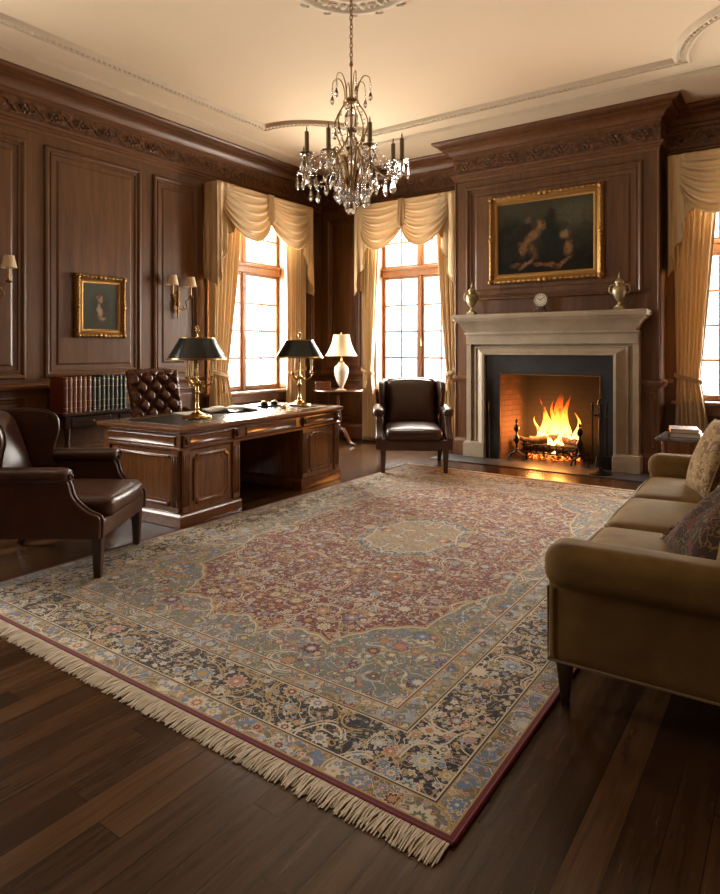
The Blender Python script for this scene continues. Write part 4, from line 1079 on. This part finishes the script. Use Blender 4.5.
seq = [0, 1, 2, 3, 2, 4, 5, 6, 8, 6, 7, 5, 6, 7]
y = 3.44
for i, k in enumerate(seq):
    th = random.uniform(.047, .053); y += th/2
    std_book('leather_book', f'{cn[k]} leather book, {ords[i]} from the left on the console table', (-6.02, y, .75), th, .355+random.uniform(-.008, .008), .25, BM[k], 'leather bound books on the console table')
    y += th/2+.001

# ------------------------------------------------------------------ round pedestal table with the white lamp
PTX, PTY = -5.60, 7.44
t = thing('pedestal_table', 'round mahogany tripod table in the room corner carrying a white shaded lamp', 'table', (PTX, PTY, 0))
obj('table_top', MB().lathe([(.0001, .765), (.34, .765), (.365, .772), (.375, .785), (.37, .797), (.355, .80), (.345, .794), (.0001, .794)], 48, cap=False), M['red_wood'], t)
obj('pedestal', MB().lathe([(.06, .765), (.05, .74), (.022, .72), (.024, .60), (.032, .50), (.05, .42), (.058, .36), (.04, .31), (.026, .29), (.038, .27), (.045, .25), (.045, .16), (.03, .14), (.001, .13)], 24), M['red_wood'], t)
for k in range(3):
    a = R_(-10)+k*2*PI/3
    obj('foot', MB().tube([(p[0]*math.cos(a), p[0]*math.sin(a), p[1]) for p in [(q[0], q[2]) for q in bez([(.02, 0, .20), (.10, 0, .22), (.18, 0, .14), (.25, 0, .045), (.33, 0, .025), (.36, 0, .03)], 5)]], [.030-.012*i/25 for i in range(26)], 8), M['red_wood'], t)
t = thing('table_lamp', 'ivory porcelain lamp with a white pleated shade on the round table', 'lamp', (PTX+.04, PTY+.02, .794))
obj('base', MB().lathe([(.065, 0), (.068, .012), (.05, .025), (.032, .035)], 24), M['brass'], t)
obj('vase', MB().lathe([(.035, .035), (.032, .05), (.055, .09), (.092, .18), (.112, .27), (.104, .33), (.062, .375), (.042, .395), (.046, .41)], 32), M['porcelain'], t)
obj('neck', MB().lathe([(.046, .41), (.025, .42), (.014, .43), (.012, .46), (.02, .47), (.006, .49), (.006, .80), (.014, .81), (.012, .83), (.001, .85)], 16), M['brass'], t)
def pl(u, v):
    a = u*2*PI; r = (.235-.115*v-.02*math.sin(PI*v))*(1+.008*math.sin(a*60)); return (r*math.cos(a), r*math.sin(a), .50+.31*v)
sh = obj('lamp_shade', MB().grid(pl, 360, 8), M['shade'], t, smooth=80)
obj('shade_trim', MB().tube([(.235*math.cos(i*PI/20), .235*math.sin(i*PI/20), .50) for i in range(40)], .004, 6, closed=True).tube([(.12*math.cos(i*PI/20), .12*math.sin(i*PI/20), .81) for i in range(40)], .004, 6, closed=True), M['shade'], sh)
t = thing('lidded_box', 'small red brown box on the round table left of the white lamp', 'box', (PTX-.15, PTY-.17, .797), R_(35))
obj('body', MB().box(-.11, .11, -.07, .07, 0, .085), M['red_wood'], t, bevel=.004)
obj('lid', MB().box(-.114, .114, -.074, .074, .085, .12), M['red_wood'], t, bevel=.006)
t = thing('card_tray', 'small pale metal tray on the right side of the round table', 'tray', (PTX+.17, PTY-.17, .797), R_(35))
obj('tray', MB().box(-.08, .08, -.05, .05, 0, .008), M['urn'], t, bevel=.003)
obj('cards', MB().box(-.05, .05, -.03, .03, .008, .022), M['paper'], t, bevel=.002)

# ------------------------------------------------------------------ small table beyond the sofa, with two books
t = thing('side_table', 'dark side table with polished stone top beyond the sofa', 'table', (-.56, 5.58, 0))
obj('table_top', MB().box(-.37, .37, -.22, .22, .675, .70), M['marble'], t, bevel=.007)
obj('apron', MB().box(-.33, .33, -.185, .185, .58, .675), M['red_wood'], t, bevel=.003)
for x in (-.31, .31):
    for y in (-.165, .165):
        obj('leg', MB().lathe([(.014, 0), (.02, .02), (.016, .06), (.024, .10), (.018, .14), (.016, .30), (.024, .44), (.027, .50), (.018, .53), (.026, .56), (.026, .66)], 14, TR(x, y, 0)), M['red_wood'], t)
obj('lower_shelf', MB().box(-.30, .30, -.155, .155, .14, .16), M['red_wood'], t, bevel=.003)
def flat_book(label, loc, rz, w, d, h, mat):
    t = thing('closed_book', label, 'book', loc, rz, 'books on the side table')
    obj('cover', MB().box(-w/2, w/2, -d/2, d/2, 0, .003).box(-w/2, w/2, -d/2, d/2, h-.003, h).box(-w/2, -w/2+.004, -d/2, d/2, 0, h), mat, t, bevel=.001)
    obj('page_block', MB().box(-w/2+.004, w/2-.006, -d/2+.005, d/2-.005, .003, h-.003), M['pages'], t, smooth=0)
flat_book('dark covered book under the thinner one on the small side table', (-.745, 5.56, .70), .12, .22, .28, .035, BM[4])
flat_book('pale brown book lying on top of the stack on the side table', (-.755, 5.55, .735), .2, .20, .26, .03, BM[1])

# ------------------------------------------------------------------ sofa; front faces -x
t = thing('velvet_sofa', 'olive tan velvet three seat sofa with rolled arms at the right', 'sofa', (-.80, 2.40, 0), R_(1.8))
V = M['velvet']; SL, SD = 2.62, 1.02
obj('base_frame', MB().rbox((SD/2+.01, SL/2, .255), (SD-.02, SL-.10, .17), .02, n=8), V, t)
for i in range(3):
    y0 = .20+i*(SL-.40)/3; w = (SL-.40)/3-.004
    c = obj('seat_cushion', MB().rbox((.365, y0+w/2, .415), (.735, w, .165), .055, (.02, .012, .03), n=14), V, t)
    pp = MB()
    for z in (.345, .478): pp.tube([(.60, y0+.012, z), (.035, y0+.012, z), (.008, y0+.035, z), (-.004, y0+w/2, z), (.008, y0+w-.035, z), (.035, y0+w-.012, z), (.60, y0+w-.012, z)], .005, 6)
    obj('cushion_piping', pp, M['velvet_pipe'], c)
    obj('back_cushion', MB().rbox((.70, y0+w/2, .68), (.20, w, .42), .08, (.05, .01, .03), n=12, fn=lambda o, u: [o[0]+.07*u[2], o[1], o[2]]), V, t)
obj('sofa_back', MB().rbox((.92, SL/2, .54), (.20, SL-.06, .66), .09, n=14, fn=lambda o, u: [o[0]+.04*u[2], o[1], o[2]]), V, t)
for s, y in ((-1, .09), (1, SL-.09)):
    a = obj('arm', MB().rbox((SD/2-.005, y, .345), (SD, .15, .35), .03, n=10), V, t)
    obj('arm_roll', MB().rbox((SD/2-.005, y+s*.012, .548), (SD+.03, .20, .172), .068, (0, 0, .006), n=18), V, a)
    ed = [(-.004, y-.055, .475), (-.004, y-.066, .20), (-.004, y+.066, .20), (-.004, y+.055, .475)]
    obj('arm_piping', MB().tube([(.0, y+s*.077, .47), (.0, y+s*.077, .185), (SD-.05, y+s*.077, .183)], .0055, 6).tube([(.0, y-s*.077, .185), (.0, y+s*.077, .185)], .0055, 6), M['velvet_pipe'], a)
for x in (.05, SD-.06):
    for y in (.07, SL/2, SL-.07):
        if y == SL/2 and x > .5: continue
        obj('leg', MB().lathe([(.020, 0), (.022, .01), (.026, .05), (.036, .13), (.042, .17), (.042, .185)], 4, TR(x, y, 0, 0, 0, PI/4)), M['dark_wood'], t, bevel=.004)
# throw pillows
g = G('cream brocade', .8, 0, .15); v = g.co(); n = g.vor(g.co(), 26, 'F1'); d = S(g, n.outputs['Distance']); nn = g.noise(v, 14, 3, .6, 1.5)
g.base(g.mix((g.abs(g.fract(nn*5)-.5) < .14), g.mix(g.ss(nn, .45, .6), (.22, .135, .055), (.13, .07, .03)), g.mix(d < .3, (.30, .20, .095), (.15, .055, .025)))); g.bump(nn, .2, .004); M['brocade'] = g.mat
def tapestry(name, c0, c1, c2):
    g = G(name, .85, 0, .12); v = g.co(); nn = g.noise(v, 10, 3, .6, 1.8); n = g.vor(v, 15, 'F1'); d = S(g, n.outputs['Distance'])
    c = g.mix((g.abs(g.fract(nn*6)-.5) < .12), c0, c1); c = g.mix(d < .28, c, c2); g.base(c); g.bump(nn, .3, .004); return g.mat
M['tapestry'] = tapestry('dark floral tapestry', (.032, .016, .008), (.12, .065, .026), (.085, .024, .013))
def pillow(label, loc, rot, s, th, mat, fringe):
    t = thing('throw_pillow', label, 'pillow', loc, 0, 'throw pillows on the sofa'); t.rotation_euler = rot
    def fn(sg):
        def f(u, v):
            x, z = (2*u-1), (2*v-1); k = ((1-x*x)*(1-z*z))**.42
            px = x*(1-.10*(1-z*z))*s/2*1.03; pz = z*(1-.10*(1-x*x))*s/2*1.03
            return (px, sg*th/2*k*(1+.05*math.sin(x*7+z*3)), pz)
        return f
    mb = MB().grid(fn(-1), 32, 32).grid(fn(1), 32, 32); obj('pillow_body', mb, mat, t, smooth=180)
    f0 = fn(1); bd = [f0(i/24, 0) for i in range(24)]+[f0(1, i/24) for i in range(24)]+[f0(1-i/24, 1) for i in range(24)]+[f0(0, 1-i/24) for i in range(24)]
    if fringe:
        mb = MB(); m = len(bd)
        for i in range(m*9):
            a, b = Vector(bd[(i//9) % m]), Vector(bd[(i//9+1) % m]); p = a+(b-a)*((i % 9)/9); o = Vector((p.x, 0, p.z)).normalized()
            mb.tube([p[:], (p+o*.022+Vector((random.gauss(0, .004), random.gauss(0, .008), random.gauss(0, .004))))[:], (p+o*.036+Vector((random.gauss(0, .006), random.gauss(0, .012), -.006)))[:]], [.0055, .006, .004], 5)
        o = obj('fringe', mb, M['fringe_brown'], t); o['kind'] = 'stuff'
    else: obj('piping', MB().tube(bd, .006, 6, closed=True), M['velvet_pipe'], t)
    return t
M['fringe_brown'] = plain('brown bullion fringe', (.13, .065, .035), .85)
pillow('cream brocade throw pillow leaning at the far end of the sofa', (-.45, 4.40, .725), (R_(-22), R_(-10), R_(-70)), .52, .16, M['brocade'], False)
pillow('dark floral throw pillow with brown fringe, nearer the camera on the sofa', (-.25, 2.93, .640), (R_(-42), R_(10), R_(-66)), .48, .20, M['tapestry'], True)

# ------------------------------------------------------------------ wall sconces
def sconce(loc, label):
    t = thing('wall_sconce', label, 'wall light', loc, PI/2, 'twin arm brass wall sconces')
    B = M['gilt']
    obj('backplate', MB().lathe([(.001, 0), (.03, 0), (.036, .008), (.02, .016), (.001, .02)], 18, TR(0, 0, 0, PI/2) @ Matrix.Diagonal((1, 2.6, 1, 1)))
        .lathe([(.001, -.24), (.012, -.22), (.006, -.19), (.018, -.15), (.012, -.10), (.026, -.06), (.016, -.02), (.012, .05), (.024, .09), (.010, .13), (.016, .15), (.001, .19)], 14, TR(0, -.035, 0)), B, t)
    for s in (-1, 1):
        a = obj('arm', MB().tube(bez([(0, -.03, -.09), (s*.05, -.06, -.13), (s*.10, -.09, -.09), (s*.075, -.085, -.03), (s*.11, -.10, .0), (s*.14, -.11, .03)], 5), .007, 8)
            .lathe([(.004, .02), (.028, .03), (.034, .042), (.014, .045), (.014, .06)], 16, TR(s*.14, -.11, 0)).ball((s*.06, -.07, -.10), .014, 6), B, t)
        obj('candle_sleeve', MB().lathe([(.011, .055), (.011, .17), (.001, .172)], 12, TR(s*.14, -.11, 0)), M['candle'], a)
        obj('lamp_shade', MB().lathe([(.072, .165), (.046, .285), (.044, .285), (.070, .165)], 28, TR(s*.14, -.11, 0), cap=False), M['shade'], a)
    return t
sconce((XL+.012, 5.12, 2.01), 'twin arm gilt wall sconce with cream shades right of the small portrait')
sconce((XL+.012, 2.90, 2.01), 'gilt wall sconce cut by the left edge of the photo, left of the portrait')

# ------------------------------------------------------------------ chandelier
t = thing('crystal_chandelier', 'antique brass chandelier hung with cut crystal drops below the ceiling rose', 'chandelier', (CHX, CHY, 2.37), .04)
B = M['old_brass']; Z0 = 0
mb = MB(); z = 1.10; k = 0
while z < ZC-2.37-.03:
    T = TR(0, 0, z, 0, 0, (k % 2)*PI/2)
    mb.tube([(.011*math.cos(a), 0, .021*math.sin(a)) for a in [i*PI/6 for i in range(12)]], .0038, 6, T, closed=True); z += .034; k += 1
obj('chain', mb, B, t)
obj('ceiling_cup', MB().lathe([(.06, ZC-2.37-.055), (.05, ZC-2.37-.10), (.02, ZC-2.37-.13), (.006, ZC-2.37-.14)], 24), B, t)
obj('stem', MB().lathe([(.006, .12), (.006, 1.08), (.014, 1.085), (.014, 1.10), (.001, 1.11)], 12), B, t)
obj('bottom_hub', MB().lathe([(.001, .13), (.02, .14), (.034, .16), (.03, .18), (.014, .20), (.02, .22), (.008, .24)], 18), B, t)
obj('top_crown', MB().lathe([(.008, .80), (.055, .81), (.06, .825), (.05, .84), (.02, .85), (.008, .86)], 24), B, t)
obj('glass_baluster', MB().lathe([(.008, .28), (.03, .31), (.04, .36), (.02, .40), (.012, .43), (.035, .47), (.052, .52), (.04, .56), (.012, .58), (.025, .61), (.048, .66), (.05, .72), (.03, .76), (.012, .79)], 14), M['crystal'], t, smooth=20)
def drop(mb, x, y, z, L, w, beads=2):
    """cut drop: small beads above a faceted almond"""
    for b in range(beads):
        mb.ball((x, y, z-.008-b*.017), .0075, 4)
    zt = z-beads*.017
    mb.lathe([(.001, zt), (w*.45, zt-L*.18), (w, zt-L*.62), (w*.55, zt-L*.88), (.001, zt-L)], 6, TR(x, y, 0, 0, 0, x*40), cap=False)
D = []
def add_drop(x, y, z, L, w, beads=2, par=None):
    m = MB(); drop(m, x, y, z, L, w, beads); D.append(m)
    obj('crystal_drop', m, M['crystal'], par or t, smooth=0)
for k in range(6):      # lyre shaped cage
    a = k*PI/3+.3; T = TR(0, 0, 0, 0, 0, a)
    p = bez([(.045, 0, .82), (.10, 0, .74), (.125, 0, .66), (.10, 0, .56), (.075, 0, .49), (.13, 0, .42), (.12, 0, .33), (.05, 0, .22), (.015, 0, .17)], 6)
    mbk = MB().tube(p, .0055, 6, T)
    mbk.tube([(.14+.030*math.cos(q)*(1-q/8), 0, .44+.030*math.sin(q)*(1-q/8)) for q in [j*.55 for j in range(11)]], .0045, 5, T)
    obj('cage_arm', mbk, B, t)
    # top plume
    p = bez([(.045, 0, .83), (.055, 0, .93), (.09, 0, 1.0), (.135, 0, .99), (.145, 0, .94)], 5)
    pl_ = obj('plume', MB().tube(p, [.005-.0001*i for i in range(len(p))], 6, T), B, t)
    x, y = .145*math.cos(a), .145*math.sin(a); add_drop(x, y, .94, .075, .016, 3)
    x, y = .125*math.cos(a), .125*math.sin(a); add_drop(x, y, .655, .065, .015, 2)
for k in range(8):
    a = k*PI/4+.18; T = TR(0, 0, 0, 0, 0, a); R1 = .39 if k % 2 == 0 else .34; dz = .0 if k % 2 == 0 else .055
    p = bez([(.03, 0, .19), (.08, 0, .34+dz), (.13, 0, .40+dz), (.19, 0, .31+dz), (.27, 0, .255+dz), (R1-.01, 0, .28+dz), (R1, 0, .34+dz)], 7)
    arm = obj('candle_arm', MB().tube(p, .0062, 7, T), B, t)
    bz = .34+dz
    obj('candle_cup', MB().lathe([(.006, bz-.005), (.018, bz+.012), (.02, bz+.025), (.013, bz+.03)], 14, T @ TR(R1, 0, 0)), B, arm)
    obj('glass_pan', MB().lathe([(.008, bz-.004), (.045, bz+.004), (.052, bz+.014), (.045, bz+.008), (.008, bz+.001)], 16, T @ TR(R1, 0, 0), cap=False), M['crystal'], arm, smooth=20)
    obj('candle_sleeve', MB().lathe([(.016, bz+.02), (.016, bz+.165), (.004, bz+.168), (.006, bz+.185), (.001, bz+.21)], 12, T @ TR(R1, 0, 0)), M['candle_old'], arm)
    for j in range(4):
        b = j*PI/2+.6; x, y = R1+.046*math.cos(b), .046*math.sin(b)
        xx, yy = x*math.cos(a)-y*math.sin(a), x*math.sin(a)+y*math.cos(a); add_drop(xx, yy, bz+.004, .078 if j != 0 else .10, .018, 2, None)
    for rr, zz in ((.14, .385+dz), (.20, .30+dz), (.27, .25+dz), (.33, .27+dz)):
        add_drop(rr*math.cos(a), rr*math.sin(a), zz, .095, .020, 3)
for k in range(12):
    a = k*PI/6; add_drop(.10*math.cos(a), .10*math.sin(a), .235, .10, .021, 3)
for k in range(7):
    a = k*2*PI/7; add_drop(.045*math.cos(a), .045*math.sin(a), .175, .085, .019, 2)
sw = MB()       # bead chains from crown to arms and between arms
for k in range(8):
    a = k*PI/4+.18; b = a+PI/4
    for i in range(11):
        q = i/10; r = .33-.0; an = a+(b-a)*q; zz = .36-.09*math.sin(PI*q)
        sw.ball((r*math.cos(an), r*math.sin(an), zz), .0085, 4)
    for i in range(14):
        q = i/13; r = .06+(.28)*q; zz = .80-.47*q-.10*math.sin(PI*q)
        sw.ball((r*math.cos(a), r*math.sin(a), zz), .008, 4)
o = obj('bead_garland', sw, M['crystal'], t, smooth=0); o['kind'] = 'stuff'
obj('bottom_ball', MB().ball((0, 0, .05), .048, 10, (1, 1, 1.05)).lathe([(.001, .13), (.014, .12), (.010, .10)], 8), M['crystal'], t, smooth=10)

# ------------------------------------------------------------------ light
def area(name, loc, rz, w, h, energy, col):
    l = bpy.data.lights.new(name, 'AREA'); l.shape = 'RECTANGLE'; l.size = w; l.size_y = h; l.energy = energy; l.color = col
    o = bpy.data.objects.new(name, l); COL.objects.link(o); o.location = loc; o.rotation_euler = (R_(90), 0, rz); return o
DAY = (1.0, .92, .79)
zc = sum(WZ)/2
# daylight entering each window, the last one unseen and added (area light emits along local -Z; rotated to face indoors)
area('daylight_window_1', (XL-.62, c1, zc), R_(-90), 1.9, 3.0, 760, DAY)
area('daylight_window_2', (c2, YB+.62, zc), R_(180), 1.7, 3.0, 780, DAY)
area('daylight_window_3', (c3, YB+.62, zc), R_(180), 1.7, 3.0, 620, DAY)
area('daylight_added_window', (XL-.62, sum(W_ADDED)/2, zc), R_(-90), 1.9, 3.0, 440, (1, .93, .82))  # added fill daylight through the unseen left wall window
for i, (x, y, z, e) in enumerate(((-2.45, 7.72, .50, 22), (-2.72, 7.70, .40, 34), (-2.40, 7.62, .30, 4))):
    l = bpy.data.lights.new('fire_light', 'POINT'); l.energy = e; l.color = (1, .36, .08); l.shadow_soft_size = .08
    o = bpy.data.objects.new('fire_light', l); COL.objects.link(o); o.location = (x, y, z)
w = bpy.data.worlds.new('sky'); SC.world = w; w.use_nodes = True
bg = w.node_tree.nodes['Background']; bg.inputs[0].default_value = (1, .95, .86, 1); bg.inputs[1].default_value = 4.0

# ------------------------------------------------------------------ camera
cam = bpy.data.cameras.new('camera'); co = bpy.data.objects.new('camera', cam); COL.objects.link(co); SC.camera = co
co.location = (0, 0, 1.38); co.rotation_euler = (R_(90), 0, R_(35))
cam.sensor_fit = 'HORIZONTAL'; cam.sensor_width = 36; cam.lens = 629/720*36; cam.shift_y = -97/720; cam.clip_start = .05; cam.clip_end = 60
SC.view_settings.view_transform = 'Standard'; SC.view_settings.look = 'None'; SC.view_settings.gamma = 1; SC.view_settings.use_curve_mapping = False
SC.view_settings.exposure = 0.30
